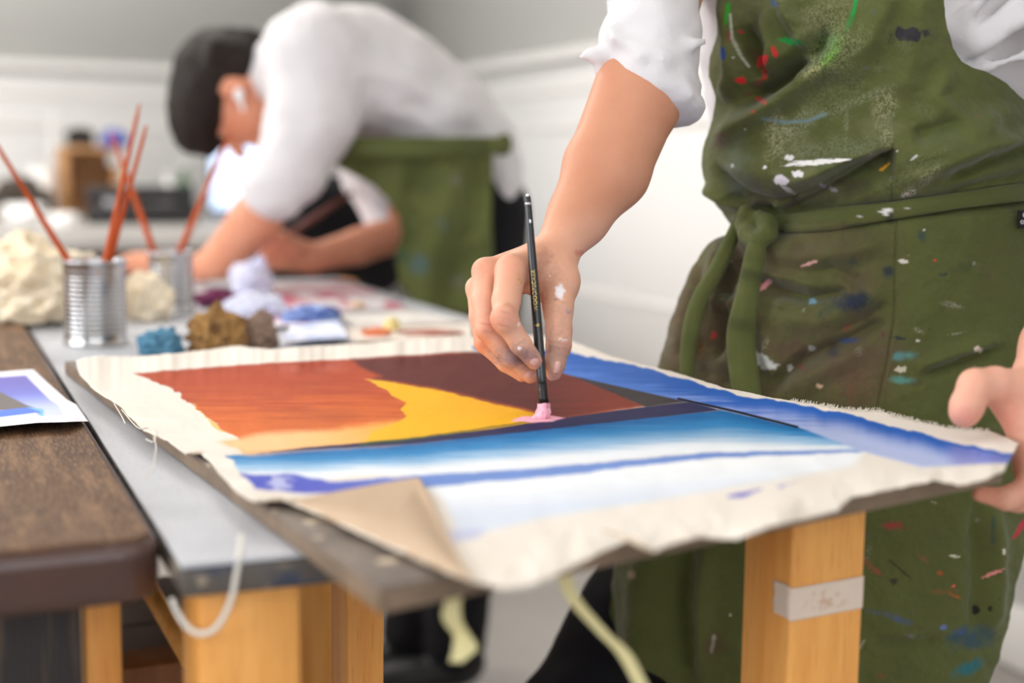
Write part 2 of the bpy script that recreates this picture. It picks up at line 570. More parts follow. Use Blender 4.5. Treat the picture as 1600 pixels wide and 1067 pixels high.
M = dict(
    wall_low=mat('white_wall_paint', (243, 241, 239), .6, bump=(40, .05, .002)),
    wall_high=mat('grey_wall_paint', (238, 238, 234), .7, bump=(40, .05, .002)),
    ceiling=mat('ceiling_paint', (238, 236, 232), .8, bump=(30, .05, .002)),
    floor=mat('grey_floor', (200, 194, 188), .35, noise=[(2.5, (184, 178, 172), .35, .7), (30, (166, 158, 152), .6, .8)]),
    trim=mat('trim_paint', (232, 229, 225), .4, bump=(30, .03, .002)),
    orange=mat('orange_wood', (240, 172, 92), .5, spec=.3, noise=[(9, (222, 146, 66), .4, .75, (6, 6, .5)), (60, (196, 126, 60), .55, .9, (8, 8, .4))], bump=(80, .12, .001, (8, 8, .4))),
    darkwood=mat('dark_table_wood', (96, 70, 51), .55, spec=.14, noise=[(9, (82, 60, 46), .45, .7), (22, (146, 112, 82), .50, .78, (3.5, .4, 3), (0, 0, YAW)), (120, (168, 132, 100), .48, .85, (5, .5, 5), (0, 0, YAW)), (110, (62, 44, 36), .55, .8, (5, .3, 5), (0, 0, YAW))], bump=(110, .4, .0015, (4, .5, 4), (0, 0, YAW))),
    darkedge=mat('dark_table_edge', (84, 58, 50), .28, spec=.5, noise=[(12, (70, 54, 52), .4, .7), (30, (126, 104, 96), .62, .8)], bump=(60, .3, .002)),
    blackwood=mat('black_board_wood', (46, 42, 42), .6, noise=[(20, (96, 80, 66), .56, .75, (8, 8, .4))], bump=(60, .4, .002, (8, 8, .4))),
    greytop=mat('light_grey_table_top', (194, 195, 200), .5, noise=[(7, (174, 174, 180), .5, .75), (300, (160, 160, 164), .55, .8)], bump=(200, .25, .001)),
    countertop=mat('grey_counter_top', (184, 180, 176), .5, noise=[(7, (170, 166, 162), .5, .75)]),
    shade_wood=mat('shaded_orange_wood', (150, 92, 42), .5, noise=[(12, (120, 70, 30), .4, .75, (6, 6, .5))]),  # orange trestle wood with the shade under the tables put into its colour
    added_greybox=mat('added_box_grey_brown', (128, 114, 104), .6, noise=[(14, (106, 94, 86), .4, .7)]),
    greyedge=mat('dirty_table_edge', (84, 76, 70), .6, noise=[(45, (52, 58, 74), .5, .62), (60, (158, 142, 120), .56, .68)], bump=(60, .2, .002)),
    board=mat('drawing_board_top', (122, 108, 96), .6, noise=[(24, (94, 82, 74), .4, .65), (34, (206, 186, 160), .6, .68), (26, (118, 130, 160), .66, .72)], bump=(120, .25, .001)),
    boardedge=mat('board_edge_wood', (132, 110, 90), .6, noise=[(18, (112, 94, 76), .42, .62), (60, (104, 84, 64), .6, .75)], bump=(100, .3, .001)),
    canvas=mat('painted_canvas', attr=True, rough=.6, spec=.14, bump=(900, .25, .0006)),
    rawcloth=mat('raw_canvas', attr=True, rough=.9, spec=.2, bump=(700, .4, .0008)),
    apron=mat('green_twill', attr=True, rough=.85, spec=.2, bump=(1200, .35, .0006, (1, 1, 1.6)), sheen=.15),
    shirt=mat('white_shirt_cotton', (217, 212, 213), .85, spec=.2, bump=(60, .25, .004, (1, 1, 2.2), (.5, .6, .3))),
    skin=mat('skin', attr=True, rough=.5, spec=.35, sss=.12, bump=(420, .22, .0008)),
    nail=mat('fingernail', (232, 178, 162), .25, spec=.6),
    hair=mat('dark_brown_hair', (32, 25, 22), .6, spec=.2, noise=[(60, (58, 46, 39), .5, .75, (1, 1, 5))], bump=(90, .7, .004, (1, 1, 4))),
    black=mat('black_trousers', (24, 23, 27), .85, spec=.2, bump=(30, .3, .004)),
    shoe=mat('black_shoe', (22, 21, 22), .5),
    blackplastic=mat('black_case', (34, 32, 34), .45, bump=(20, .1, .002)),
    lacquer=mat('black_lacquer', (20, 20, 22), .28, spec=.6, noise=[(220, (70, 66, 60), .66, .74)]),
    gold=mat('gold_print', (206, 172, 88), .35, metal=.6),
    ferrule=mat('dark_ferrule', (38, 32, 30), .35, metal=.5, noise=[(160, (120, 88, 60), .55, .75)]),
    silver=mat('bare_metal', (200, 200, 205), .3, metal=.9),
    pink=mat('pink_paint', (240, 170, 186), .35, noise=[(180, (214, 120, 146), .5, .75), (120, (250, 214, 220), .6, .75)], bump=(120, .6, .003, (1, 1, .4))),
    brushwood=mat('orange_brush_handle', (186, 76, 20), .45, spec=.25, noise=[(30, (136, 50, 14), .5, .8, (1, 1, .3))]),
    brownbrush=mat('brown_brush_handle', (104, 52, 40), .4),
    tin=mat('tin_can_metal', (186, 184, 184), .24, metal=1., noise=[(14, (168, 166, 162), .5, .75)]),
    rag=mat('cream_rag', attr=True, rough=.9, spec=.15, bump=(160, .5, .003)),
    paper=mat('printed_paper', attr=True, rough=.6, spec=.3),
    tape=mat('masking_tape', attr=True, rough=.7, spec=.2, bump=(300, .4, .001)),
    paint=mat('wet_paint', attr=True, rough=.35, spec=.5),
    thread=mat('white_thread', (226, 218, 206), .8),
    strap=mat('cream_tape_ribbon', (214, 202, 150), .85, bump=(300, .3, .001)),
    tagblack=mat('black_woven_tag', (18, 18, 20), .8),
    white=mat('white_print', (235, 235, 235), .6),
    cup=mat('white_ceramic', (232, 230, 228), .3),
    box=mat('pale_wood_box', (186, 138, 90), .6, noise=[(12, (150, 104, 62), .45, .7)]),
    blue=mat('blue_plastic', (64, 82, 160), .4),
    green=mat('green_bottle', (70, 104, 66), .3),
    screen=mat('lit_screen', (20, 20, 24), .3, emit=((206, 226, 255), 2.2)),
    lamp=mat('lamp_diffuser', (240, 240, 240), .5, emit=((255, 246, 232), 1.5)),
    sky=mat('bright_window_pane', (220, 230, 240), .2, emit=((225, 238, 255), 1.5)),
    steel=mat('grey_steel', (120, 122, 126), .4, metal=.7),
    earbud=mat('white_earbud_plastic', (236, 234, 234), .3),
)

# ================================================================== room
def wallq(name, p0, p1, z0, z1, m, th=.1, inward=None):
    d = np.asarray(p1) - np.asarray(p0)
    out = np.array([0, 0, 0.]) if inward is None else -np.asarray(inward) * th
    o = obox(name, np.asarray(p0) + np.array([0, 0, z0]), d, out, np.array([0, 0, z1 - z0]), m, None, 0)
    o['kind'] = 'structure'
    return o
RA, RB = -6., -9.6
DADO = 1.50
def structural(o, label=None):
    o['kind'] = 'structure'
    if label:
        o['label'] = label
    return o
structural(obox('floor', room(RA, RB, -.1), -RA * E1, -RB * E2, (0, 0, .1), M['floor'], None, 0), 'grey studio floor')
structural(obox('ceiling', room(RA, RB, CEIL), -RA * E1, -RB * E2, (0, 0, .1), M['ceiling'], None, 0), 'white studio ceiling')
def fullwall(name, p0, p1, inward, label):
    o = wallq(name, p0, p1, DADO, CEIL, M['wall_high'], .12, inward)
    o['label'] = 'grey painted upper part of ' + label
    lo = wallq(name, p0, p1, 0, DADO, M['wall_low'], .12, inward)
    lo['label'] = 'white panelled lower part of ' + label
fullwall('wall_back', room(RA, 0), room(0, 0), -E2, 'the back wall')
fullwall('wall_right', room(0, 0), room(0, RB), -E1, 'the right wall')
fullwall('wall_left', room(RA, 0), room(RA, RB), E1, 'the left wall')
fullwall('wall_front', room(RA, RB), room(0, RB), E2, 'the wall behind the camera')
n = 1
def rail(p0, d, inward, z, h, t, label):
    global n
    o = obox('trim_%d' % n, np.asarray(p0) + np.array([0, 0, z]), d, np.asarray(inward) * t, (0, 0, h), M['trim'], None, .006)
    structural(o, label)
    n += 1
for p0, d, inw, wn in ((room(RA, 0), -RA * E1, -E2, 'back'), (room(0, 0), RB * E2, -E1, 'right')):
    rail(p0, d, inw, DADO - .035, .045, .035, 'white cap rail on the %s wall' % wn)
    rail(p0, d, inw, DADO - .15, .03, .006, 'white second rail on the %s wall' % wn)
    rail(p0, d, inw, DADO - .29, .03, .006, 'white third rail on the %s wall' % wn)
    rail(p0, d, inw, .62, .03, .006, 'white lower rail on the %s wall' % wn)
    b = obox('baseboard_' + wn, np.asarray(p0), d, np.asarray(inw) * .02, (0, 0, .14), M['trim'], None, .004)
    structural(b, 'white baseboard of the %s wall' % wn)
def window(k, label, o, ux, inw, w_):
    w = thing('window_%d' % k, label, None, o + ux * w_ / 2 + np.array([0, 0, 1.05]))
    w['kind'] = 'structure'
    def bit(nm, q0, q1, za, zb, th, mm):
        obox(nm, o + ux * q0 + np.array([0, 0, za]) + inw * .002, ux * (q1 - q0), inw * th, (0, 0, zb - za), M[mm], w, .003 if mm == 'trim' else 0)
    bit('pane', .05, w_ - .05, 1.1, 2.8, .012, 'sky')
    for q0, q1, za, zb in ((0, w_, 1.05, 1.10), (0, w_, 2.80, 2.85), (0, .05, 1.1, 2.8), (w_ - .05, w_, 1.1, 2.8), (w_ / 2 - .02, w_ / 2 + .02, 1.1, 2.8)):
        bit('window_frame', q0, q1, za, zb, .05, 'trim')
for i, (b0, b1) in enumerate(WINB):
    window(i + 1, 'tall studio window in the left wall', room(RA, b0), E2, E1, b1 - b0)
for i, (a0, a1) in enumerate(WIN_FILL):
    window(i + 3, 'tall unseen window added behind the camera for frontal light', room(a0, RB), E1, E2, a1 - a0)
for a, b, w_ in LAMPS:
    t = thing('ceiling_lamp', 'flat white ceiling lamp above the studio tables', 'lamp', room(a, b, CEIL - .08), 'ceiling lamps')
    obox('housing', room(a - .62, b - .32, CEIL - .055), E1 * 1.24, E2 * .64, (0, 0, .054), M['trim'], t, .004)
    obox('diffuser', room(a - .58, b - .28, CEIL - .07), E1 * 1.16, E2 * .56, (0, 0, .014), M['lamp'], t, .003)

# ================================================================== tables
TZ = .85
G0 = np.array([-.202, .853, 0.])
def tb(a, b, z=0.):
    return G0 + a * E1 + b * E2 + np.array([0, 0, z])
def leg(p, w, h, parent, m='orange'):
    return obox('leg', p, E1 * w, E2 * w, (0, 0, h), M[m], parent, .003)
def worktable(label, a0, a1, b0, b1, legs):
    t = thing('worktable', label, 'table', tb((a0 + a1) / 2, (b0 + b1) / 2), None)
    obox('tabletop', tb(a0, b0, TZ - .003), E1 * (a1 - a0), E2 * (b1 - b0), (0, 0, .003), M['greytop'], t, .0006, 1)
    obox('edge_band', tb(a0 + .0004, b0 + .0004, TZ - .022), E1 * (a1 - a0 - .0008), E2 * (b1 - b0 - .0008), (0, 0, .0185), M['greyedge'], t, .002)
    for a, b in legs:
        leg(tb(a, b), .066, TZ - .0225, t)
    return t
T1 = worktable('light grey topped worktable with orange wooden legs carrying the tilted drawing board', 0, .405, 0, 1.16,
               [(.012, .012), (.012, 1.08), (.33, 1.08)])
# right front leg, seen below the board (tape on it)
L1 = at(1236, 900, 1.035)
L1[2] = 0
leg1 = obox('leg', L1, E1 * .066, E2 * .066, (0, 0, .858), M['orange'], T1, .002)
T2 = worktable('second light grey worktable behind the first, strewn with paint and paper', 0, .665, 1.17, 2.02,
               [(.02, 1.19), (.42, 1.19), (.02, 1.93), (.46, 1.9)])
# masking tape round the leg corner
def tape():
    c = L1 + np.array([0, 0, 0])
    z_c = at(1236, 945, 1.035)[2]
    s = np.linspace(-.021, .0655, 46)
    v = np.linspace(0, 1, 16)
    P = np.zeros((16, 46, 3))
    for j, q in enumerate(s):
        base = c - E1 * .0007 + E2 * (-q) if q < 0 else c - E2 * .0007 + E1 * q
        sl = (.004 if q < 0 else 0) + q * .10
        for i, t in enumerate(v):
            jit = .0016 * vnoise(np.array([i * .9]), np.array([3.3]))[0] if j == 0 else 0
            P[i, j] = base + np.array([0, 0, z_c + (.5 - t) * .0255 + sl * .5]) - (E2 * -jit if q < 0 else 0)
    U, Vv = np.meshgrid(s, v)
    col = np.broadcast_to(lin((226, 206, 188)), P.shape).copy()
    st = sstep(.02, .3, fbm(U * 350, Vv * 7, seed=4)) * np.exp(-((U - .033) / .016) ** 2) * (np.abs(Vv - .5) < .36)
    col = col * (1 - .6 * st[..., None]) + lin((190, 140, 100)) * .6 * st[..., None]
    o = sheet('tape_strip', P, .0004, M['tape'], None, col)
    o.parent = leg1
    o.location = np.array(o.location) - wloc(leg1)
    o['label'] = 'torn strip of pale masking tape round the leg'
tape()

# dark wooden table at the left
DT = thing('dark_table', 'dark brown worn wooden table with rounded edge at the left', 'table', tb(-.5, .6), None)
DZ = .856
p0 = tb(-.022, .04)
pts = [tb(-.004, .058), tb(-.020, .040), tb(-1.3, .040 - .06), tb(-1.3, 1.9), tb(-.004, 1.9)]
prism('tabletop', [p + np.array([0, 0, DZ - .042]) for p in pts], [p + np.array([0, 0, DZ]) for p in pts], M['darkedge'], DT, .010)
cpt = sum(pts) / 5
pin = [pts[0] - E1 * .007, pts[1] + E2 * .007, pts[2] + E2 * .007, pts[3] - E2 * .007, pts[4] - E1 * .007 - E2 * .007]
prism('top_face', [p + np.array([0, 0, DZ - .002]) for p in pin], [p + np.array([0, 0, DZ + .0012]) for p in pin], M['darkwood'], DT, .001)
leg_d = at(132, 980, .99)
leg_d[2] = 0
obox('leg', leg_d, E1 * .026, E2 * .05, (0, 0, DZ - .043), M['orange'], DT, .003)
obox('leg', tb(-1.2, .15), E1 * .06, E2 * .06, (0, 0, DZ - .043), M['orange'], DT, .003)
obox('leg', tb(-1.2, 1.75), E1 * .06, E2 * .06, (0, 0, DZ - .043), M['orange'], DT, .003)
obox('leg', tb(-.14, 1.75), E1 * .06, E2 * .06, (0, 0, DZ - .043), M['orange'], DT, .003)
q = at(131, 1000, .985)
obox('side_panel', np.array([q[0], q[1], .3]) - E1 * .95, E1 * .948, E2 * .02, (0, 0, DZ - .043 - .3), M['blackwood'], DT, .002)

# trestle stool under the tables: posts, slanting brace and shelf
ST = thing('wooden_trestle', 'orange wooden trestle with a slanting brace standing under the grey worktable', 'trestle', tb(.22, .45), None)
p = at(541, 960, 1.17)
obox('post', np.array([p[0], p[1], 0]), E1 * .034, E2 * .05, (0, 0, TZ - .024), M['orange'], ST, .003)
pa, pb = at(245, 940, 1.5), at(300, 1036, 1.45)
V, f = tube([pa + (pa - pb) * .3, pb], .012, 4)
mesh('brace', V, f, M['orange'], ST, False)
pr = at(180, 1046, 1.5)
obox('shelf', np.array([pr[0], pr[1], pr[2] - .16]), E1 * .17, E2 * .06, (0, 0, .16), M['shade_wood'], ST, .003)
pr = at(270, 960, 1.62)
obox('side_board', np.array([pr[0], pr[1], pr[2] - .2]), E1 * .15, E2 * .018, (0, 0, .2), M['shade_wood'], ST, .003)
pr = at(176, 1056, 1.66)  # box added to darken the bright floor gap under the tables
GB = thing('added_box', 'grey brown box added in the dark floor gap under the left ends of the tables', 'box', (pr[0], pr[1], 0))
obox('added_box_body', np.array([pr[0], pr[1], 0.001]), E1 * .12, E2 * .09, (0, 0, pr[2] + .06), M['added_greybox'], GB, .006)
obox('added_box_lid', np.array([pr[0], pr[1], pr[2] + .062]) - E1 * .004 - E2 * .004, E1 * .128, E2 * .098, (0, 0, .03), M['added_greybox'], GB, .006)

# ------------------------------------------------------------------ drawing board
BFL = atz(594, 964, .85)
BBL = atz(102, 586, .85)
BFR = atz(1578, 750, .87)
BN = np.cross(BFR - BFL, BBL - BFL)
BN /= np.linalg.norm(BN)
BBR = atpl(850, 560, BFL, BN)
BFR = atpl(1566, 757, BFL, BN)
BT = .015
DB = thing('drawing_board', 'thin wooden drawing board under the canvas, lifted at its near right corner', 'drawing board', (BFL + BBR) / 2)
top = .0025
bot = [p + BN * .0012 for p in (BFL, BFR, BBR, BBL)]
cen = sum(bot) / 4
prism('core', bot, [p + BN * (BT - top) for p in bot], M['boardedge'], DB, .0012)
topq = [p + (cen - p) / np.linalg.norm(cen - p) * .001 for p in bot]
prism('face_sheet', [p + BN * (BT - top) for p in topq], [p + BN * BT for p in topq], M['board'], DB, .0006)
BQ = BFL + BN * (BT + .0012)

# ------------------------------------------------------------------ painted canvas
CT = [(118, 563), (150, 556), (200, 557), (260, 553), (320, 547), (370, 540), (420, 546), (470, 541), (540, 538), (600, 534), (660, 529), (740, 526), (820, 524), (880, 526)]
CR = [(880, 526), (900, 536), (960, 558), (1060, 583), (1130, 605), (1200, 620), (1330, 640), (1370, 640), (1400, 650), (1480, 668), (1550, 674), (1592, 692)]
CL = [(118, 563), (124, 585), (150, 611), (187, 633), (198, 647), (225, 672), (262, 688), (290, 709), (314, 707), (330, 722), (345, 741), (370, 768), (395, 782), (440, 780), (500, 803), (600, 850), (700, 893), (740, 908)]
CB = [(740, 908), (790, 918), (830, 914), (870, 896), (920, 870), (950, 856), (985, 842), (1008, 855), (1022, 860), (1050, 848), (1090, 838), (1150, 841), (1200, 822), (1260, 808), (1310, 796), (1330, 776), (1400, 762), (1460, 749), (1500, 757), (1540, 748), (1568, 735), (1592, 692)]
def ilerp(x, pts):
    p = np.array(pts, float)
    return np.interp(x, p[:, 0], p[:, 1])
def paint_canvas(x, y):
    j1 = fbm(x / 26, y / 9, seed=21) * 9
    j2 = fbm(x / 7, y / 4, seed=22) * 3
    xj, yj = x + j1 + j2, y + fbm(x / 20, y / 10, seed=23) * 3
    base = lin((244, 234, 222))
    col = np.broadcast_to(base, x.shape + (3,)).copy()
    bl = sstep(.1, .5, fbm(x / 60, y / 30, seed=5))[..., None]
    col = col * (1 - .12 * bl) + lin((222, 205, 180)) * .12 * bl
    def lay(mask, c):
        nonlocal col
        c = np.asarray(c, float)
        if c.ndim == 1:
            c = lin(c)
        col = col * (1 - mask[..., None]) + c * mask[..., None]
    def pm(pts, fe=2., jx=1., gx=0):
        return sstep(fe, -fe, poly_sd(x + (xj - x) * jx, y + (yj - y) * min(jx, .6), pts))
    def mixc(a, b, t):
        return lin(a) * (1 - t[..., None]) + lin(b) * t[..., None]
    brush = fbm(x / 90, y / 3.5, seed=31)
    # wash of pale blue / white in the front part
    t = sstep(760, 830, y + .06 * (x - 800) + brush * 8)
    lay(pm([(640, 740), (1360, 700), (1330, 728), (1200, 752), (1000, 785), (860, 808), (720, 838), (690, 780)], 7, .5), mixc((252, 253, 254), (222, 230, 243), sstep(0, 60, y - ilerp(x, [(640, 758), (800, 748), (1000, 728), (1350, 706)]) + brush * 10)))
    lay(.8 * pm([(700, 828), (760, 826), (740, 843), (712, 846)], 5), (196, 200, 232))
    lay(.9 * pm([(1140, 773), (1172, 766), (1190, 762), (1165, 776), (1140, 778)], 1.2), (96, 96, 206))
    lay(.6 * pm([(1215, 760), (1250, 752), (1220, 764)], 1.5), (110, 116, 210))
    # big blue field
    ytop = ilerp(x, [(350, 708), (480, 700), (640, 692), (880, 667), (1125, 643), (1250, 668), (1400, 700)])
    ybot = ilerp(x, [(350, 742), (480, 745), (560, 738), (660, 738), (800, 724), (950, 712), (1100, 700), (1350, 700)])
    tt = np.clip((y - ytop + brush * 7) / np.maximum(ybot - ytop, 3), 0, 1.3)
    c = mixc((20, 104, 168), (52, 138, 198), sstep(0, .35, tt))
    c = c * (1 - sstep(.3, .72, tt)[..., None]) + lin((158, 198, 232)) * sstep(.3, .72, tt)[..., None]
    c = c * (1 - sstep(.62, .95, tt)[..., None]) + lin((244, 248, 252)) * sstep(.62, .95, tt)[..., None]
    lay(pm([(352, 712), (480, 700), (640, 690), (880, 664), (1125, 640), (1250, 668), (1370, 704), (1100, 706), (950, 720), (760, 736), (655, 742), (560, 742), (470, 752), (390, 752), (372, 735)], 2.5), c)
    # lower blue stripe
    c = mixc((66, 80, 196), (104, 142, 214), sstep(480, 720, x + brush * 40))
    lay(.95 * pm([(372, 738), (400, 742), (450, 740), (520, 752), (560, 750), (655, 742), (760, 737), (950, 722), (1100, 707), (1340, 702), (1350, 706), (1100, 716), (960, 732), (900, 741), (800, 749), (700, 758), (640, 765), (560, 772), (470, 770), (400, 764)], 2.2), c)
    lay(.7 * pm([(420, 742), (450, 746), (460, 762), (425, 766)], 4, 2), (214, 216, 244))
    # warm field
    warm = [(208, 583), (380, 569), (560, 560), (720, 549), (800, 558), (880, 578), (940, 600), (1008, 634), (880, 656), (640, 690), (480, 702), (385, 709), (352, 690), (374, 688), (345, 668), (318, 648), (300, 632), (284, 622), (272, 608), (240, 597)]
    g = sstep(595, 680, y + .03 * (x - 400) + brush * 30 + 12 * fbm(x / 40, y / 16, seed=44))
    c = mixc((186, 74, 38), (230, 116, 48), g)
    dk = np.clip(fbm(x / 120, y / 25, seed=41) * 1.2, 0, 1)
    c = c * (1 - .45 * dk[..., None]) + lin((136, 54, 36)) * .45 * dk[..., None]
    c = c * (1 - .45 * sstep(590, 560, y)[..., None]) + lin((168, 56, 30)) * .45 * sstep(590, 560, y)[..., None]
    lay(pm(warm, 1.6, 1.), c)
    # peach band under the red
    lay(pm([(345, 690), (420, 676), (520, 672), (640, 655), (700, 640), (700, 684), (600, 694), (480, 702), (385, 710)], 7, 1.2), mixc((252, 204, 146), (252, 178, 70), sstep(420, 640, x)))
    # yellow
    lay(pm([(574, 592), (616, 597), (700, 612), (780, 632), (856, 650), (862, 656), (760, 676), (640, 692), (560, 697), (585, 672), (622, 660), (634, 650), (628, 640), (632, 629), (612, 620), (600, 608)], 2.4, 1.), mixc((252, 186, 22), (250, 190, 40), sstep(640, 560, x)))
    # maroon
    c = mixc((98, 36, 32), (138, 52, 32), sstep(800, 990, x + brush * 50))
    mot = np.clip(fbm(x / 30, y / 12, seed=43) * 1.4, 0, 1)[..., None]
    c = c * (1 - .3 * mot) + lin((122, 62, 46)) * .3 * mot
    lay(pm([(548, 561), (640, 556), (745, 549), (800, 558), (880, 578), (940, 600), (1008, 634), (880, 655), (856, 648), (780, 630), (700, 611), (616, 596), (582, 592), (596, 588), (566, 574)], 4.5, .5), c)
    pk_ = .35 * np.exp(-((x - 490) / 46) ** 2 - ((y - 572) / 13) ** 2)  # pale pink sheen painted into the red field
    lay(pk_ * sstep(-.3, .4, fbm(x / 30, y / 12, seed=46)), (226, 150, 130))
    # thin yellow edge on left
    lay(.8 * pm([(300, 630), (318, 648), (345, 668), (360, 678), (335, 668), (308, 640)], 1.2), (250, 190, 50))
    # navy line
    lay(pm([(480, 699), (640, 685), (760, 671), (880, 653), (1010, 635), (1080, 627), (1125, 641), (880, 668), (760, 681), (640, 694), (480, 703), (400, 708)], 1.2, .25), (42, 40, 82))
    lay(.7 * pm([(560, 692), (640, 684), (850, 654), (850, 657), (640, 688), (560, 696)], 1.2, .5), (64, 92, 40))
    # charcoal wedge and thin dark line
    lay(pm([(880, 582), (960, 598), (1080, 627), (1010, 636), (940, 606)], 1.6, .3), (60, 52, 54))
    # long blue stripe at the right
    up = ilerp(x, [(740, 541), (890, 548), (960, 566), (1060, 590), (1130, 610), (1200, 626), (1330, 648), (1400, 664), (1480, 686), (1570, 708)]) + fbm(x / 30, y * 0, seed=9) * 6
    s = np.clip((y - up) / 52., 0, 1)
    c = mixc((42, 100, 190), (86, 134, 222), sstep(.15, .85, s + brush * .4))
    c = c * (1 - sstep(1000, 1350, x + brush * 150)[..., None] * sstep(.1, .7, s)[..., None]) + lin((184, 194, 232)) * sstep(1000, 1350, x + brush * 150)[..., None] * sstep(.1, .7, s)[..., None]
    c = c * (1 - .6 * sstep(1470, 1500, x)[..., None] * (s > .1)[..., None]) + lin((140, 140, 206)) * .6 * sstep(1470, 1500, x)[..., None] * (s > .1)[..., None]
    lo = [(740, 545), (800, 558), (890, 586), (1080, 629), (1250, 668), (1350, 706), (1440, 730), (1560, 724)]
    m = sstep(-1.5, 1.5, y - up) * sstep(2.0, -2.0, y - ilerp(x, lo)) * (x > 738)
    lay(m, c)
    d, _ = seg_dist(x, y, [(1060, 623), (1150, 643), (1246, 667)])
    lay(sstep(2.6, 1.2, d) * (y > 600), (16, 16, 26))
    col = col * .86
    # wet pink touch
    lay(pm([(800, 657), (815, 650), (850, 648), (886, 652), (860, 658), (830, 660)], 1.4, .8), (240, 176, 196))
    return col
def make_canvas():
    n, m = 520, 300
    eT, eB, eL, eR = polyarc(CT, n), polyarc(CB, n), polyarc(CL, m), polyarc(CR, m)
    def smooth(e, w):
        k = np.linspace(0, 1, len(e))[:, None]
        base = e[0] * (1 - k) + e[-1] * k
        d = e - base
        for _ in range(w):
            d[1:-1] = .25 * d[:-2] + .5 * d[1:-1] + .25 * d[2:]
        return base + d
    q = len(eT)
    sT, sB, sL, sR = (smooth(e, w) for e, w in ((eT, 1500), (eB, 1500), (eL, 700), (eR, 700)))
    P2 = coons(sT, sB, sL, sR)
    uu, vv = np.linspace(0, 1, n)[None, :, None], np.linspace(0, 1, m)[:, None, None]
    P2 = P2 + (eT - sT)[None] * sstep(.16, 0, vv) + (eB - sB)[None] * sstep(.16, 0, 1 - vv) + (eL - sL)[:, None] * sstep(.09, 0, uu) + (eR - sR)[:, None] * sstep(.09, 0, 1 - uu)
    x, y = P2[..., 0], P2[..., 1]
    u = np.linspace(0, 1, n)[None, :]
    v = np.linspace(0, 1, m)[:, None]
    edge = np.minimum(np.minimum(u, 1 - u), np.minimum(v, 1 - v))
    fr = sstep(.02, 0, edge)
    x = x + fr * fbm(x / 8, y / 8, seed=3) * 1.6
    y = y + fr * fbm(x / 8, y / 8, seed=4) * 1.6
    h = .0036 + .0012 * fbm(x / 70, y / 35, seed=11)
    h = h + .006 * sstep(.12, 0, v * np.ones_like(u)) * (.5 + fbm(x / 50, y * 0, seed=13)) * sstep(900, 700, x)      # rucked back edge
    h = h + .004 * sstep(.10, 0, u * np.ones_like(v)) * (.4 + fbm(y / 22, x * 0, seed=14))
    h = h + .005 * sstep(.13, 0, 1 - v) * (.3 + fbm(x / 75, y / 90, seed=15) * 1.5) * sstep(690, 800, x)
    h = np.maximum(h, .0024)
    P = atpl(x, y, BQ, BN, h)
    col = paint_canvas(x, y)
    root = thing('painted_canvas', 'unstretched canvas painted with red, yellow and blue fields, frayed edges', 'canvas', base_of(P.reshape(-1, 3)))
    o = sheet('cloth', P, .0010, M['canvas'], root, col, back=lin((206, 186, 160)), flip=True)
    # folded-over corner
    ns, nr = 60, 40
    fold = polyarc([(452, 784), (500, 804), (600, 851), (700, 894), (739, 908)], ns)
    far = polyarc([(452, 782), (540, 765), (600, 754), (655, 745), (672, 775), (700, 840), (722, 880), (739, 908)], ns)
    r = np.linspace(0, 1, nr)[:, None, None]
    Q2 = fold[None] * (1 - r) + far[None] * r
    rr = np.linspace(0, 1, nr)[:, None]
    hh = .005 + .006 * np.sin(np.clip(rr * 1.2, 0, 1) * pi) * np.sin(np.linspace(0, 1, ns) * pi)[None] + .003 * rr
    Pf = atpl(Q2[..., 0], Q2[..., 1], BQ, BN, hh)
    cf = np.broadcast_to(lin((194, 168, 142)), Pf.shape).copy()
    k = np.clip(fbm(Q2[..., 0] / 20, Q2[..., 1] / 20, seed=6), 0, 1)[..., None]
    cf = cf * (1 - .3 * k) + lin((172, 144, 116)) * .3 * k
    o2 = sheet('folded_corner', Pf, .001, M['rawcloth'], root, cf)
    o2['label'] = 'folded-over corner showing the tan back of the cloth'
    # frayed fringe threads on the right edge and loose ones on the left
    V, Fq, kk = [], [], 0
    er = np.stack([x[:, -1], y[:, -1]], -1)
    for i in range(300):
        s_ = RNG.uniform(.50, .935)
        pxy = np.array([np.interp(s_, np.linspace(0, 1, m), er[:, 0]), np.interp(s_, np.linspace(0, 1, m), er[:, 1])])
        a = atpl(pxy[0] - 2, pxy[1] + 2, BQ, BN, .004)
        b = atpl(pxy[0] + RNG.uniform(-2, 5), pxy[1] - RNG.uniform(1, 4.5), BQ, BN, .004 + RNG.uniform(0, .002))
        v_, f_ = tube([a, (a + b) / 2 + RNG.normal(0, .0006, 3), b], .00022, 3)
        V.append(v_)
        Fq += [[q + kk for q in ff] for ff in f_]
        kk += len(v_)
    fo = mesh('fringe', np.concatenate(V), Fq, M['thread'], root, False)
    fo['kind'] = 'stuff'
    for pts in ([(190, 640), (215, 668), (232, 668), (243, 676), (240, 690), (228, 686)], [(240, 682), (244, 700), (238, 730), (222, 750)], [(178, 630), (190, 650), (196, 662)]):
        pw = [atpl(a, b, BQ, BN, .0045) for a, b in pts]
        v_, f_ = tube(spline(pw, 24), .0005, 5)
        mesh('loose_thread', v_, f_, M['thread'], root)
    return root
make_canvas()
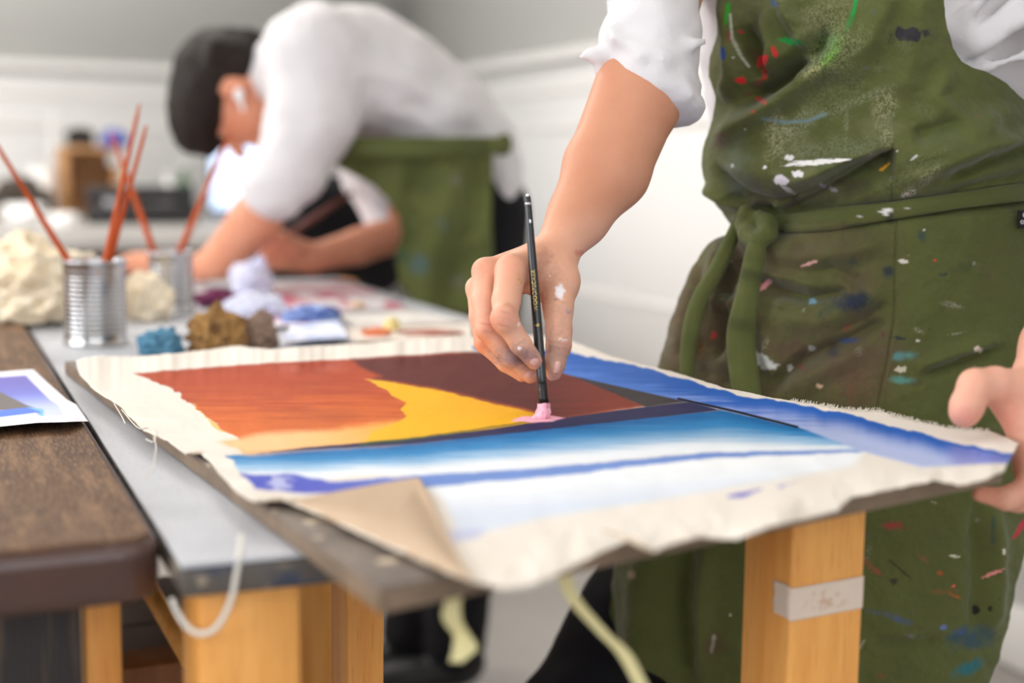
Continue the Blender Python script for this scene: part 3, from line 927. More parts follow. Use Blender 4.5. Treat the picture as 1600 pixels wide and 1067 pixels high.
# cream ribbons hanging from the board's front edge
def ribbon(name, pts, wpx, label, m='strap'):
    p = spline([at(*q) for q in pts], 40)
    w = np.interp(np.linspace(0, 1, 40), np.linspace(0, 1, len(wpx)), wpx)
    P = np.zeros((40, 5, 3))
    sc = p[:, 1] / F
    for j, s_ in enumerate(np.linspace(-.5, .5, 5)):
        P[:, j] = p + np.outer(w * sc * s_, np.array([.95, -.25, 0])) + np.outer(np.abs(s_) * .002 * np.ones(40), [0, -1, 0])
    o = sheet(name, P, .0012, M[m])
    return tag(o, label, 'ribbon')
ribbon('cloth_ribbon', [(716, 905, .80), (706, 960, .80), (722, 990, .805), (728, 1010, .80), (712, 1034, .80)], [20, 34, 30, 44, 22], 'short curled cream ribbon hanging under the folded canvas corner')
ribbon('cloth_ribbon', [(880, 885, .83), (893, 930, .83), (940, 985, .83), (975, 1020, .83), (1005, 1075, .83)], [26, 26, 22, 26, 24], 'long cream ribbon hanging slantwise in front of the black trousers')
# loop of white string hanging off the grey table
pw = [at(*q) for q in ((378, 835, .875), (372, 880, .868), (360, 940, .865), (335, 983, .865), (305, 988, .865), (282, 965, .868), (268, 935, .872))]
v_, f_ = tube(spline(pw, 40), .0019, 8)
tag(mesh('string_loop', v_, f_, M['thread']), 'loop of white string hanging off the grey table corner', 'string')

# ------------------------------------------------------------------ printed sheet on the dark table
def print_sheet():
    n, m = 150, 110
    T = polyarc([(-230, 592), (0, 581), (52, 577)], n)
    B = polyarc([(-330, 690), (0, 666), (60, 660), (138, 658)], n)
    L = polyarc([(-230, 592), (-330, 690)], m)
    Rr = polyarc([(52, 577), (75, 598), (105, 624), (120, 632), (138, 658)], m)
    Q = coons(T, B, L, Rr)
    x, y = Q[..., 0], Q[..., 1]
    u = np.linspace(0, 1, n)[None, :] * np.ones((m, 1))
    v = np.linspace(0, 1, m)[:, None] * np.ones((1, n))
    z = DZ + .0012 + .010 * v ** 2 * sstep(.25, .8, u) * (1 - .6 * sstep(.93, 1, u)) + .003 * (1 - v) ** 3
    P = atz(x, y, z)
    col = np.broadcast_to(lin((244, 242, 250)), P.shape).copy()
    inn = sstep(0, .012, np.minimum(np.minimum(u * 1.6, .94 - u) , np.minimum(v - .09, .90 - v)))
    g = sstep(.1, .9, v)[..., None]
    blue = lin((112, 104, 186)) * (1 - g) + lin((124, 146, 238)) * g
    lite = sstep(.6, .92, u + .2 * v)[..., None] * sstep(.4, .9, v)[..., None]
    blue = blue * (1 - lite) + lin((206, 214, 250)) * lite
    def pm(pts, fe=1.5):
        return sstep(fe, -fe, poly_sd(x, y, pts))[..., None]
    gm = pm([(-240, 580), (0, 612), (40, 632), (62, 640), (0, 641), (-300, 650)])
    blue = blue * (1 - gm) + lin((112, 104, 102)) * gm
    bm_ = pm([(-300, 652), (0, 641), (44, 636), (68, 641), (66, 652), (58, 645), (0, 652), (-310, 664)])
    blue = blue * (1 - bm_) + lin((84, 124, 226)) * bm_
    wm = pm([(-310, 666), (0, 652), (56, 645), (62, 658), (0, 664), (-310, 680)])
    blue = blue * (1 - wm) + lin((222, 228, 248)) * wm
    tm = pm([(42, 636), (68, 639), (68, 654), (63, 654), (62, 643)], .8)
    blue = blue * (1 - tm) + lin((120, 186, 226)) * tm
    col = col * (1 - inn[..., None]) + blue * inn[..., None]
    o = sheet('printed_picture', P, .0003, M['paper'], None, col, back=lin((240, 240, 240)), flip=True)
    tag(o, 'white bordered print of a blue landscape lying on the dark wooden table', 'print')
print_sheet()

# ------------------------------------------------------------------ tin cans with brushes
def tin_can(px, pyb, r, h, label, ribs, z=TZ):
    c = atz(px, pyb, z)
    c = c + np.array([0, r * .9, 0])
    c[2] = z
    t = thing('tin_can', label, 'can', c, 'tin cans holding brushes')
    prof = [(0.0, .0008), (r - .004, .0008), (r - .001, 0), (r + .0006, .001), (r + .0006, .003), (r - .0008, .005), (r - .001, h * .12)]
    z0, z1 = h * .14, h * .86
    k = ribs * 8
    for i in range(k + 1):
        zz = z0 + (z1 - z0) * i / k
        prof.append((r - .001 - .0009 * (1 - cos(2 * pi * ribs * i / k)) / 2, zz))
    prof += [(r - .001, h * .88), (r - .0006, h - .005), (r + .0006, h - .003), (r + .0008, h - .0012), (r + .0002, h), (r - .0006, h - .001), (r - .0014, h - .006), (r - .0018, .003), (0.0, .0022)]
    V, f = lathe(prof, 72, c)
    mesh('can_body', V, f, M['tin'], t)
    a = np.linspace(0, 2 * pi, 73)[:-1]
    ring = np.stack([c[0] + (r + .0002) * np.cos(a), c[1] + (r + .0002) * np.sin(a), np.full(72, z + h)], -1)
    V, f = tube(np.concatenate([ring, ring[:1]]), .0011, 8)
    mesh('rolled_rim', V, f, M['silver'], t)
    return c, t
CAN1, _ = tin_can(137, 543, .0415, .112, 'ribbed tin can holding three orange brushes, nearest the front of the worktable', 13)
CAN2, _ = tin_can(261, 492, .036, .098, 'tin can with two brushes standing behind the ribbed one', 9)
def paintbrush(top, enter, can, h, label, r0=.0036, m='brushwood', ysh=0.):
    """top and rim-crossing pixels; stands in the can with the bristles down"""
    e = at(enter[0], enter[1], can[1] + enter[2])
    t = at(top[0], top[1], can[1] + top[2])
    d = (e - t) / np.linalg.norm(e - t)
    end = e + d * ((e[2] - (can[2] + .014)) / -d[2])
    # keep the tip inside the can
    off = end[:2] - can[:2]
    rr = np.linalg.norm(off)
    if rr > .027:
        end[:2] = can[:2] + off / rr * .027
    L = np.linalg.norm(end - t)
    rt = thing('paintbrush', label, 'paintbrush', end, 'brushes standing in the cans')
    s = np.linspace(0, 1, 16) * (1 - .045 / L)
    rad = r0 * np.interp(s, [0, .02, .3, .75, 1], [.35, .6, .8, 1.25, 1.0])
    V, f = tube(t + np.outer(s, end - t), rad, 12)
    mesh('handle', V, f, M[m], rt)
    a = t + (end - t) * (1 - .046 / L)
    b = t + (end - t) * (1 - .018 / L)
    V, f = tube([a, b], [r0 * 1.1, r0 * 1.25], 12)
    mesh('ferrule', V, f, M['silver'], rt)
    V, f = tube([b, (b + end) / 2, end], [r0 * 1.2, r0 * 1.3, r0 * .3], 10)
    mesh('bristles', V, f, M['hair'], rt)
paintbrush((-22, 200, -.02), (110, 413, -.006), CAN1, 0, 'orange brush in the ribbed can leaning out of the frame at the left', .0042)
paintbrush((218, 163, .01), (160, 413, -.025), CAN1, 0, 'tallest orange brush in the ribbed can', .0040)
paintbrush((229, 196, .0), (170, 412, .005), CAN1, 0, 'second tallest orange brush in the ribbed can, with a blue speck', .0040)
paintbrush((174, 208, .03), (238, 386, -.006), CAN2, 0, 'faded orange brush leaning left in the rear can', .0050)
paintbrush((358, 212, .03), (284, 386, .012), CAN2, 0, 'orange brush leaning right in the rear can, before the bending person', .0052)

# ------------------------------------------------------------------ rags and crumpled things
def crumple(name, c, r, seed, amp, c1, c2, label, cat, group=None, m='rag', nu=110, nv=70, freq=2.2, flat=True):
    u = np.linspace(0, 2 * pi, nu + 1)[:-1]
    v = np.linspace(.02, pi - .02, nv)
    U, Vv = np.meshgrid(u, v)
    d = np.stack([np.sin(Vv) * np.cos(U), np.sin(Vv) * np.sin(U), np.cos(Vv)], -1)
    q = d * freq
    n1 = fbm(q[..., 0], q[..., 1], q[..., 2], seed, 3)
    rg = 1 - np.abs(fbm(q[..., 0] * 1.6 + n1, q[..., 1] * 1.6, q[..., 2] * 1.6, seed + 5, 3)) * 2.4
    s = 1 + amp * (n1 * 1.2 + rg * .7 - .4)
    P = d * s[..., None] * np.asarray(r)
    if flat:
        P[..., 2] = np.where(P[..., 2] < -r[2] * .55, -r[2] * .55, P[..., 2])
    zmin = P[..., 2].min()
    P = P + np.asarray(c) - np.array([0, 0, zmin])
    k = np.clip(.5 + n1 + .3 * vnoise(q[..., 0] * 6, q[..., 1] * 6, q[..., 2] * 6, seed), 0, 1)[..., None]
    col = lin(c1) * (1 - k) + lin(c2) * k
    o = mesh(name, P.reshape(-1, 3), grid_faces(nv, nu, 0, True)[:, ::-1], M[m], None, True, col.reshape(-1, 3))
    return tag(o, label, cat, group)
def tzp(px, py, z=TZ + .0005):
    return atz(px, py, z)
crumple('rag', tzp(60, 505, DZ + .001) + np.array([-.03, .06, 0]), (.10, .07, .072), 3, .42, (253, 243, 222), (238, 218, 186), 'big crumpled cream rag on the dark table behind the ribbed can', 'rag')
crumple('rag', tzp(212, 507) + np.array([.0, .07, 0]), (.036, .035, .046), 9, .35, (253, 243, 222), (238, 218, 186), 'small cream rag bunched between the two cans', 'rag')
crumple('rag', tzp(250, 553), (.026, .025, .020), 14, .45, (112, 160, 184), (66, 110, 140), 'pale blue painty rag behind the canvas edge', 'rag')
crumple('rag', tzp(341, 549), (.032, .03, .034), 17, .5, (206, 160, 100), (124, 92, 58), 'brown stained rag beside the pale blue one', 'rag')
crumple('rag', tzp(410, 543), (.020, .02, .03), 19, .5, (176, 150, 132), (124, 102, 90), 'small grey beige twist of rag right of the brown rag', 'rag')
crumple('paper_tissue', tzp(392, 462), (.034, .035, .040), 23, .5, (238, 236, 250), (206, 206, 236), 'crumpled white tissue by the bending person\'s fist', 'tissue', m='paper')
crumple('paper_tissue', tzp(398, 500), (.045, .03, .026), 29, .5, (240, 240, 250), (214, 216, 240), 'crumpled white tissue in front of the purple cloth', 'tissue', m='paper')
crumple('rag', tzp(340, 478), (.035, .035, .018), 31, .35, (140, 70, 104), (96, 44, 74), 'purple cloth lying beside the rear can', 'cloth')
def flat_sheet(name, quad, z, c1, c2, label, cat, seed, amp=.002, m='paper'):
    T = polyarc([quad[0], quad[1]], 60)
    B = polyarc([quad[3], quad[2]], 60)
    L = polyarc([quad[0], quad[3]], 40)
    Rr = polyarc([quad[1], quad[2]], 40)
    Q = coons(T, B, L, Rr)
    x, y = Q[..., 0], Q[..., 1]
    P = atz(x, y, z + amp * (.5 + .5 * fbm(x / 25, y / 8, seed=seed)))
    w = sstep(-.12, .3, fbm(x / 34, y / 7, seed=seed + 1))[..., None]
    col = lin(c1) * (1 - w) + lin(c2) * w
    return tag(sheet(name, P, .0006, M[m], None, col, flip=True), label, cat)
flat_sheet('paper_sheet', [(400, 445), (545, 437), (640, 482), (430, 490)], TZ + .002, (222, 214, 216), (196, 110, 128), 'large pale sheet streaked with pink and red paint before the bending person', 'paper', 51)
flat_sheet('paper_sheet', [(520, 492), (640, 484), (738, 503), (560, 512)], TZ + .004, (226, 220, 214), (206, 196, 188), 'pale grey sheet at the right edge of the rear worktable', 'paper', 53)
flat_sheet('paper_sheet', [(372, 492), (470, 482), (505, 505), (390, 512)], TZ + .006, (238, 226, 234), (226, 160, 172), 'white sheet blotted with pale pink next to the blue paint', 'paper', 55)
flat_sheet('paper_sheet', [(455, 508), (530, 500), (545, 527), (440, 533)], TZ + .009, (238, 238, 248), (196, 206, 238), 'small white sheet in front of the blue paint', 'paper', 57, .006)
pal = flat_sheet('palette_sheet', [(540, 512), (738, 500), (738, 528), (545, 534)], TZ + .002, (236, 226, 214), (222, 204, 188), 'cream palette sheet dabbed with orange, yellow and rust', 'palette', 59)
def dab(parent_name, px, py, rx, ry, hz, c1, c2, seed, label, z=TZ + .003):
    c = atz(px, py, z)
    s = c[1] / F
    crumple('paint_dab', c, (rx * s, ry * s * 6, hz), seed, .35, c1, c2, label, 'paint', m='paint', nu=48, nv=28)
dab('', 484, 505, 40, 5, .016, (40, 62, 150), (120, 150, 210), 61, 'heap of blue paint with white streaks on the rear worktable')
dab('', 515, 500, 16, 4, .014, (34, 44, 130), (50, 70, 160), 62, 'dark blue paint dab at the right end of the blue heap')
dab('', 588, 524, 22, 2.5, .007, (232, 112, 60), (240, 150, 110), 63, 'orange paint dab on the cream palette sheet')
dab('', 612, 515, 12, 3, .012, (246, 216, 130), (240, 226, 170), 64, 'pale yellow paint dab on the cream palette sheet')
dab('', 672, 522, 50, 2.2, .004, (166, 78, 62), (190, 110, 90), 65, 'long rust red paint smear on the cream palette sheet')
dab('', 560, 480, 12, 3, .006, (226, 178, 140), (236, 206, 170), 66, 'peach paint dab near the bending person\'s apron')

# ================================================================== far counter along the back wall
CT_ = thing('far_counter', 'long pale counter along the white back wall, dark underneath', 'counter', room(-2.6, -1.4), None)
obox('counter_top', room(-4.9, -1.83, .79), E1 * 4.2, E2 * .97, (0, 0, .06), M['countertop'], CT_, .004)
obox('back_panel', room(-4.85, -1.72, .0), E1 * 4.1, E2 * .02, (0, 0, .79), M['darkedge'], CT_, .002)
for a in (-4.8, -2.9, -.85):
    obox('leg', room(a, -1.80, 0), E1 * .06, E2 * .06, (0, 0, .79), M['orange'], CT_, .003)
CZ = .851
def onc(px, py):
    p = atz(px, py, CZ)
    return p
# open wooden box
p = onc(98, 343)
bx = thing('wooden_box', 'open pale wooden box on the far counter', 'box', p)
s = p[1] / F
w, h_ = 80 * s, 105 * s
obox('side_panel', p, E1 * .03, E2 * .22, (0, 0, h_), M['box'], bx, .002)
obox('side_panel', p + E1 * (w * 1.0), E1 * .02, E2 * .22, (0, 0, h_ * .8), M['box'], bx, .002)
obox('top_panel', p + np.array([0, 0, h_]), E1 * (w + .02), E2 * .22, (0, 0, .022), M['box'], bx, .002)
obox('back_panel', p + E2 * .2, E1 * w, E2 * .015, (0, 0, h_), M['box'], bx, .002)
q = p + np.array([.03, .08, h_ + .023])
crumple('dark_bundle', q + E1 * .02, (.05, .05, .045), 71, .3, (44, 40, 40), (66, 60, 58), 'dark bundle on top of the open wooden box', 'bundle')
crumple('blue_cloth', q + E1 * .15, (.05, .04, .04), 72, .3, (70, 84, 170), (96, 110, 190), 'blue cloth on the right of the wooden box top', 'cloth')
# black case
p = onc(134, 349)
s = p[1] / F
cs = thing('black_case', 'black flat case lying on the far counter before the wooden box', 'case', p)
obox('case_base', p - E2 * .06, E1 * .40, E2 * .05, (0, 0, .075), M['blackplastic'], cs, .012)
obox('case_lid', p - E2 * .055 + np.array([0, 0, .078]), E1 * .39, E2 * .045, (0, 0, .06), M['blackplastic'], cs, .014)
obox('clasp', p - E2 * .068 + E1 * .06 + np.array([0, 0, .065]), E1 * .05, E2 * .01, (0, 0, .025), M['silver'], cs, .002)
# pale cups and pots on the left
def pot(px, py, r, h, m, label, name, cat, dz=0):
    c = onc(px, py)
    c[2] = CZ
    t = thing(name, label, cat, c)
    V, f = lathe([(0, 0), (r * .8, 0), (r * .95, h * .1), (r, h), (r * .92, h), (r * .86, h * .12), (0, h * .1)], 32, c)
    mesh('pot_body', V, f, M[m], t)
    a = np.linspace(-.9, .9, 9)
    V, f = tube([c + np.array([-(r + .03 * cos(q * 1.6)), 0, h * .5 + .5 * h * .6 * sin(q * 1.6)]) for q in a], .006, 6)
    mesh('handle', V, f, M[m], t)
pot(66, 341, .055, .20, 'cup', 'tall white pot on the far counter left of the wooden box', 'white_pot', 'pot')
pot(40, 352, .07, .075, 'cup', 'wide white bowl near the front of the far counter', 'white_bowl', 'bowl')
pot(100, 356, .05, .05, 'cup', 'small white cup beside the wide bowl', 'white_cup', 'cup')
crumple('dark_cloth', onc(30, 346), (.10, .08, .10), 75, .4, (60, 54, 50), (96, 86, 76), 'dark bundled cloth at the left of the far counter', 'cloth')
crumple('dark_cloth', onc(215, 341), (.05, .03, .05), 76, .5, (70, 62, 56), (120, 108, 92), 'grey brown bundle behind the black case', 'cloth')
def bottle(px, py, r, h, m, label):
    c = onc(px, py)
    c[2] = CZ
    t = thing('bottle', label, 'bottle', c)
    V, f = lathe([(0, 0), (r, 0), (r, h * .6), (r * .4, h * .78), (r * .38, h), (0, h)], 24, c)
    mesh('bottle_body', V, f, M[m], t)
    V, f = lathe([(0, h), (r * .45, h), (r * .45, h * 1.1), (0, h * 1.1)], 20, c)
    mesh('cap', V, f, M['cup'], t)
bottle(288, 341, .040, .20, 'green', 'short green bottle on the far counter left of the dark haired head')
bottle(264, 342, .034, .17, 'cup', 'short white bottle beside the green one on the far counter')
V, f = tube([onc(82, 340), onc(82, 340) + np.array([.01, .0, .42])], .006, 8)
tag(mesh('thin_rod', V, f, M['cup']), 'thin white rod standing upright beside the tall white pot', 'rod')
# open laptop with a lit screen, half hidden behind the bending person
p = onc(343, 341)
lp = thing('laptop', 'open laptop with a glowing pale blue screen behind the bending person', 'laptop', p)
s = p[1] / F
obox('keyboard_base', p, E1 * .50, E2 * .24, (0, 0, .015), M['steel'], lp, .003)
q = p + E2 * .235 + np.array([0, 0, .015])
obox('lid', q, E1 * .50, E2 * .012, (0, 0, .34), M['blackplastic'], lp, .003)
obox('screen', q - E2 * .001 + E1 * .012 + np.array([0, 0, .015]), E1 * .476, E2 * .001, (0, 0, .312), M['screen'], lp, 0)
# black padded chair behind the bending person
chp = at(495, 500, 3.35)
ch = thing('studio_chair', 'black padded chair behind the bending person\'s forearms', 'chair', (chp[0], chp[1], 0))
Sd = SDF((chp[0] - .35, chp[1] - .1, .40), (chp[0] + .35, chp[1] + .55, 1.12), .012)
a_, b_ = at(470, 360, 3.35), at(560, 350, 3.4)
Sd.chain([at(440, 400, 3.35), at(492, 330, 3.35), at(560, 322, 3.4), at(592, 420, 3.45)], [.06, .075, .075, .06], .03)
Sd.cap(at(470, 390, 3.37), at(560, 390, 3.42), .07, .07, .03)
V, Q = Sd.nets()
mesh('backrest', relax(V, Q, 2), Q, M['black'], ch)
obox('seat', np.array([chp[0] - .24, chp[1] + .08, .44]), (.48, 0, 0), (0, .42, 0), (0, 0, .07), M['black'], ch, .03, 4)
for dx in (-.2, .17):
    for dy in (.1, .44):
        obox('leg', np.array([chp[0] + dx, chp[1] + dy, 0]), (.03, 0, 0), (0, .03, 0), (0, 0, .45), M['steel'], ch, .003)
    obox('back_post', np.array([chp[0] + dx * .6, chp[1] + .06, .44]), (.02, 0, 0), (0, .015, 0), (0, 0, .32), M['steel'], ch, .003)
#PEOPLE
# ================================================================== people helpers
SK = (226, 170, 142)
def axes_from(f, u):
    f = np.asarray(f, float); f = f / np.linalg.norm(f)
    u = np.asarray(u, float); u = u - f * (u @ f); u /= np.linalg.norm(u)
    return f, u, np.cross(f, u)          # forward, up, right-hand side
def head_sdf(S, c, f, u, sc=1.):
    f, u, r = axes_from(f, u)
    P = lambda a, b, d: np.asarray(c) + (f * a + u * b + r * d) * sc
    A = np.stack([f, u, r])
    S.ell(P(-.012, .03, 0), np.array([.092, .088, .074]) * sc, A, .01)
    S.ell(P(.028, -.03, 0), np.array([.062, .078, .058]) * sc, A, .02)
    S.ell(P(.058, -.082, 0), np.array([.030, .026, .030]) * sc, A, .02)      # chin
    S.cap(P(.086, .006, 0), P(.108, -.026, 0), .008 * sc, .013 * sc, .01)      # nose
    S.cap(P(.082, .024, -.03), P(.082, .024, .03), .010 * sc, .010 * sc, .012)  # brow
    S.cap(P(.088, -.055, -.018), P(.088, -.055, .018), .007 * sc, .007 * sc, .006)
    for q in (-1, 1):
        S.ell(P(.086, .004, .032 * q), np.array([.014, .011, .016]) * sc, A, .004, sub=True)
        S.ell(P(.074, .004, .032 * q), np.array([.013, .012, .013]) * sc, A, .002)
        S.ell(P(-.008, -.004, .076 * q), np.array([.020, .032, .009]) * sc, A, .004)
        S.ell(P(-.004, -.004, .084 * q), np.array([.010, .018, .005]) * sc, A, .003, sub=True)
    return P
def face_cols(V, col, P, sc=1.):
    for q in (-1, 1):
        d = np.linalg.norm(V - P(.086, .004, .032 * q), axis=1)
        m = sstep(.010 * sc, .006 * sc, d)[:, None]
        col = col * (1 - m) + lin((236, 230, 226)) * m
        m = sstep(.006 * sc, .004 * sc, d)[:, None]
        col = col * (1 - m) + lin((60, 42, 34)) * m
        d, = [np.linalg.norm((V - P(.086, .026, .032 * q)) * [1, 1, 1], axis=1)]
        m = .7 * sstep(.016 * sc, .010 * sc, d)[:, None]
        col = col * (1 - m) + lin((70, 52, 44)) * m
    d = np.linalg.norm(V - P(.094, -.055, 0), axis=1)
    m = .6 * sstep(.022 * sc, .012 * sc, d)[:, None]
    return col * (1 - m) + lin((196, 110, 100)) * m
def skin_cols(V, base=SK, seed=1, amp=.35):
    n = np.clip(fbm(V[:, 0] * 28, V[:, 1] * 28, V[:, 2] * 28, seed, 4) * 1.3 + .35, 0, 1)[:, None]
    c = lin(base) * (1 - amp * n) + lin((206, 136, 106)) * amp * n
    return c
def vnormals(V, Q):
    n = np.cross(V[Q[:, 2]] - V[Q[:, 0]], V[Q[:, 3]] - V[Q[:, 1]])
    N = np.zeros_like(V)
    for i in range(4):
        np.add.at(N, Q[:, i], n)
    return N / (np.linalg.norm(N, axis=1, keepdims=True) + 1e-12)
def pxr(r, y):
    return r * y / F
def ch(S, joints, k=.004, ysc=1.):
    """joints (px,py,depth,radius px)"""
    S.chain([at(j[0], j[1], j[2]) for j in joints], [pxr(j[3], j[2]) for j in joints], k, ysc)
    return S

# ================================================================== person A, the painter at the right
PA = thing('person', 'painter in white shirt and paint-stained green apron, dabbing the canvas with a brush', 'person', (.36, 1.54, 0))
HLO, HHI = np.array([-.065, 1.15, .875]), np.array([.20, 1.46, 1.28])
S = SDF(HLO, HHI, .0014)
palm = S.like()
wr = (868, 396, 1.292)
ch(palm, [(1024, 100, 1.40, 56), (1000, 155, 1.385, 63), (953, 268, 1.345, 60), (905, 340, 1.315, 45), (870, 392, 1.292, 34)], .010)
ch(palm, [(975, 120, 1.385, 40), (925, 255, 1.34, 40), (880, 360, 1.30, 26)], .012)
ch(palm, [(866, 398, 1.288, 33), (800, 424, 1.238, 24)], .008)
ch(palm, [(864, 400, 1.292, 32), (760, 424, 1.258, 19)], .008)
ch(palm, [(862, 404, 1.300, 30), (746, 450, 1.283, 17)], .008)
ch(palm, [(864, 412, 1.308, 28), (752, 470, 1.305, 16)], .008)
ch(palm, [(866, 402, 1.286, 32), (871, 440, 1.268, 33), (872, 487, 1.243, 22)], .009)
ch(palm, [(800, 436, 1.262, 16), (862, 452, 1.268, 18)], .010)
ch(palm, [(790, 440, 1.285, 20), (850, 430, 1.285, 24)], .010)
ix = S.like()
ch(ix, [(799, 422, 1.236, 25), (791, 470, 1.212, 22.5), (789, 499, 1.198, 20), (814, 538, 1.202, 17), (836, 565, 1.2105, 13.5)], .003)
ch(ix, [(787, 497, 1.196, 20.5), (790, 502, 1.196, 20)], .004)
ix.ell(at(786, 494, 1.190), (.0085, .006, .0105), None, .005)
md = S.like()
ch(md, [(758, 424, 1.256, 21), (756, 470, 1.238, 19.5), (761, 514, 1.226, 18.5), (797, 559, 1.225, 15.5), (829, 587, 1.2335, 13)], .003)
rg = S.like()
ch(rg, [(746, 450, 1.282, 17), (750, 495, 1.266, 17), (757, 535, 1.254, 16), (790, 567, 1.250, 14), (816, 586, 1.248, 11.5)], .003)
pk = S.like()
ch(pk, [(752, 470, 1.304, 15), (764, 538, 1.282, 14), (792, 562, 1.276, 12), (808, 574, 1.272, 10)], .003)
th = S.like()
ch(th, [(872, 480, 1.245, 23), (873, 515, 1.232, 20), (873, 539, 1.226, 19), (867, 568, 1.222, 15.5), (865, 584, 1.222, 12.5)], .005)
fg = ix
for q in (md, rg, pk):
    fg.merge(q, .0012)
fg.merge(palm, .006)
fg.merge(th, .005)
V, Q = fg.nets()
V = relax(V, Q, 2, .5)
HV, HQ = V, Q
# left hand and forearm at the right edge of the frame
S = SDF((.32, 1.02, .83), (.585, 1.27, 1.09), .0016)
palm = S.like()
ch(palm, [(1750, 368, 1.19, 50), (1645, 540, 1.145, 46), (1622, 596, 1.122, 43)], .012)
ch(palm, [(1640, 600, 1.122, 44), (1630, 660, 1.10, 48), (1625, 730, 1.088, 42)], .012)
ch(palm, [(1640, 600, 1.122, 44), (1660, 690, 1.12, 50), (1650, 760, 1.11, 40)], .012)
ch(palm, [(1640, 620, 1.115, 44), (1586, 612, 1.098, 34)], .012)
ch(palm, [(1585, 630, 1.098, 24), (1612, 690, 1.09, 26)], .010)
ch(palm, [(1562, 622, 1.094, 20), (1600, 668, 1.09, 22)], .010)
t2 = S.like()
ch(t2, [(1595, 612, 1.10, 33), (1555, 602, 1.090, 29), (1524, 603, 1.082, 27), (1511, 634, 1.078, 26), (1507, 645, 1.078, 24)], .004)
fs = None
for i, (dx, dy, dd) in enumerate(((0, 0, 0), (18, 3, .018), (34, 2, .036), (50, -6, .052))):
    g = S.like()
    ch(g, [(1622 + dx * .4, 730 + dy, 1.082 + dd, 26), (1604 + dx, 766 + dy, 1.065 + dd, 22), (1572 + dx, 779 + dy, 1.062 + dd, 18.5), (1532 + dx, 772 + dy, 1.068 + dd, 13)], .004)
    if fs is None:
        fs = g
    else:
        fs.merge(g, .0012)
fs.merge(palm, .008)
fs.merge(t2, .006)
LV, LQ = fs.nets()
LV = relax(LV, LQ, 2, .5)
# the rest of the body at a coarser step (under the clothes, and the head above the frame)
S = SDF((-.05, 1.0, .0), (.80, 1.80, 1.80), .011)
yl = np.array([cos(.26), -sin(.26), 0.])
yf = np.array([-sin(.26), -cos(.26), 0.])
AX = np.stack([yl, yf, [0, 0, 1.]])
S.ell((.37, 1.53, 1.24), (.150, .085, .24), AX, .03).ell((.385, 1.535, 1.02), (.145, .08, .18), AX, .03)
SHR, SHL = at(1075, -125, 1.55), np.array([.535, 1.475, 1.375])
ELR, ELL = at(1020, 70, 1.40), np.array([.580, 1.250, 1.125])
S.chain([SHR, ELR], [.040, .034], .01).chain([(.30, 1.56, 1.40), SHR], [.05, .045], .03)
WL = at(1690, 462, 1.165)
S.chain([SHL, ELL, WL], [.045, .036, .024], .02).chain([(.46, 1.5, 1.40), SHL], [.05, .045], .03)
NK, HD = np.array([.365, 1.515, 1.44]), np.array([.315, 1.415, 1.60])
S.chain([NK, HD - np.array([-.02, -.04, .05])], [.055, .050], .03)
hf, hu = (-.42, -.72, -.55), (-.22, -.36, .9)
HIPR, KNR, ANR = at(1095, 860, 1.68), at(885, 1180, 1.60), np.array([.06, 1.62, .07])
HIPL, KNL, ANL = np.array([.44, 1.58, .86]), np.array([.42, 1.58, .47]), np.array([.43, 1.62, .07])
S.chain([HIPR, KNR, ANR], [.065, .045, .03], .02).chain([HIPL, KNL, ANL], [.065, .045, .03], .02)
BV, BQ_ = S.nets()
S = SDF(HD - .17, HD + .17, .0042)
HP = head_sdf(S, HD, hf, hu)
S.chain([NK, HD - np.array([-.02, -.04, .05])], [.055, .050], .03)
TV, TQ = S.nets()
BV, BQ_ = joinm((BV, BQ_), (relax(TV, TQ, 1), TQ))
bc = face_cols(BV, skin_cols(BV, seed=4), HP)
# skin colour of the hands: reddened joints, brownish patches, paint smudges
hc = skin_cols(HV, seed=2)
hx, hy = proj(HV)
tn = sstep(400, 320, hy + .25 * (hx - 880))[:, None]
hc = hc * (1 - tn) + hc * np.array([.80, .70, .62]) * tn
def hand_spot(col, x, y, px, py, rx, ry, c, a, soft=.5, tex=0., seed=0):
    w = fbm(x / 4.5, y / 4.5, seed=seed + 91)
    d = np.hypot((x - px) / rx, (y - py) / ry) + .5 * w
    m = a * sstep(1 + soft * .5, 1 - soft, d)
    if tex:
        m = m * sstep(-.3 + tex * .3, .15 + tex * .3, fbm(x / 2.6, y / 2.6, seed=seed + 7))
    m = m[:, None]
    return col * (1 - m) + lin(c) * m
for q in ((789, 497, 26, 20, (212, 124, 98), .45, 1), (760, 512, 22, 20, (212, 126, 100), .45, 1), (745, 420, 20, 18, (222, 140, 112), .5, 1), (800, 420, 26, 18, (224, 148, 120), .35, 1),
          (752, 540, 16, 16, (222, 130, 88), .6, 1), (840, 566, 14, 12, (214, 120, 96), .5, 1), (905, 395, 8, 5, (200, 96, 80), .5, .6),
          (808, 556, 42, 18, (128, 110, 116), .7, 1), (800, 565, 26, 10, (110, 104, 120), .4, 1), (868, 555, 24, 34, (150, 118, 108), .65, 1), (866, 590, 14, 10, (168, 124, 124), .6, 1),
          (852, 440, 30, 44, (172, 122, 98), .5, 1), (848, 405, 14, 18, (166, 110, 90), .35, .8), (880, 500, 12, 30, (170, 128, 112), .4, 1),
          (835, 480, 14, 34, (190, 110, 84), .4, 1), (890, 545, 8, 10, (196, 128, 108), .5, .8)):
    hc = hand_spot(hc, hx, hy, q[0], q[1], q[2], q[3], q[4], q[5], q[6])
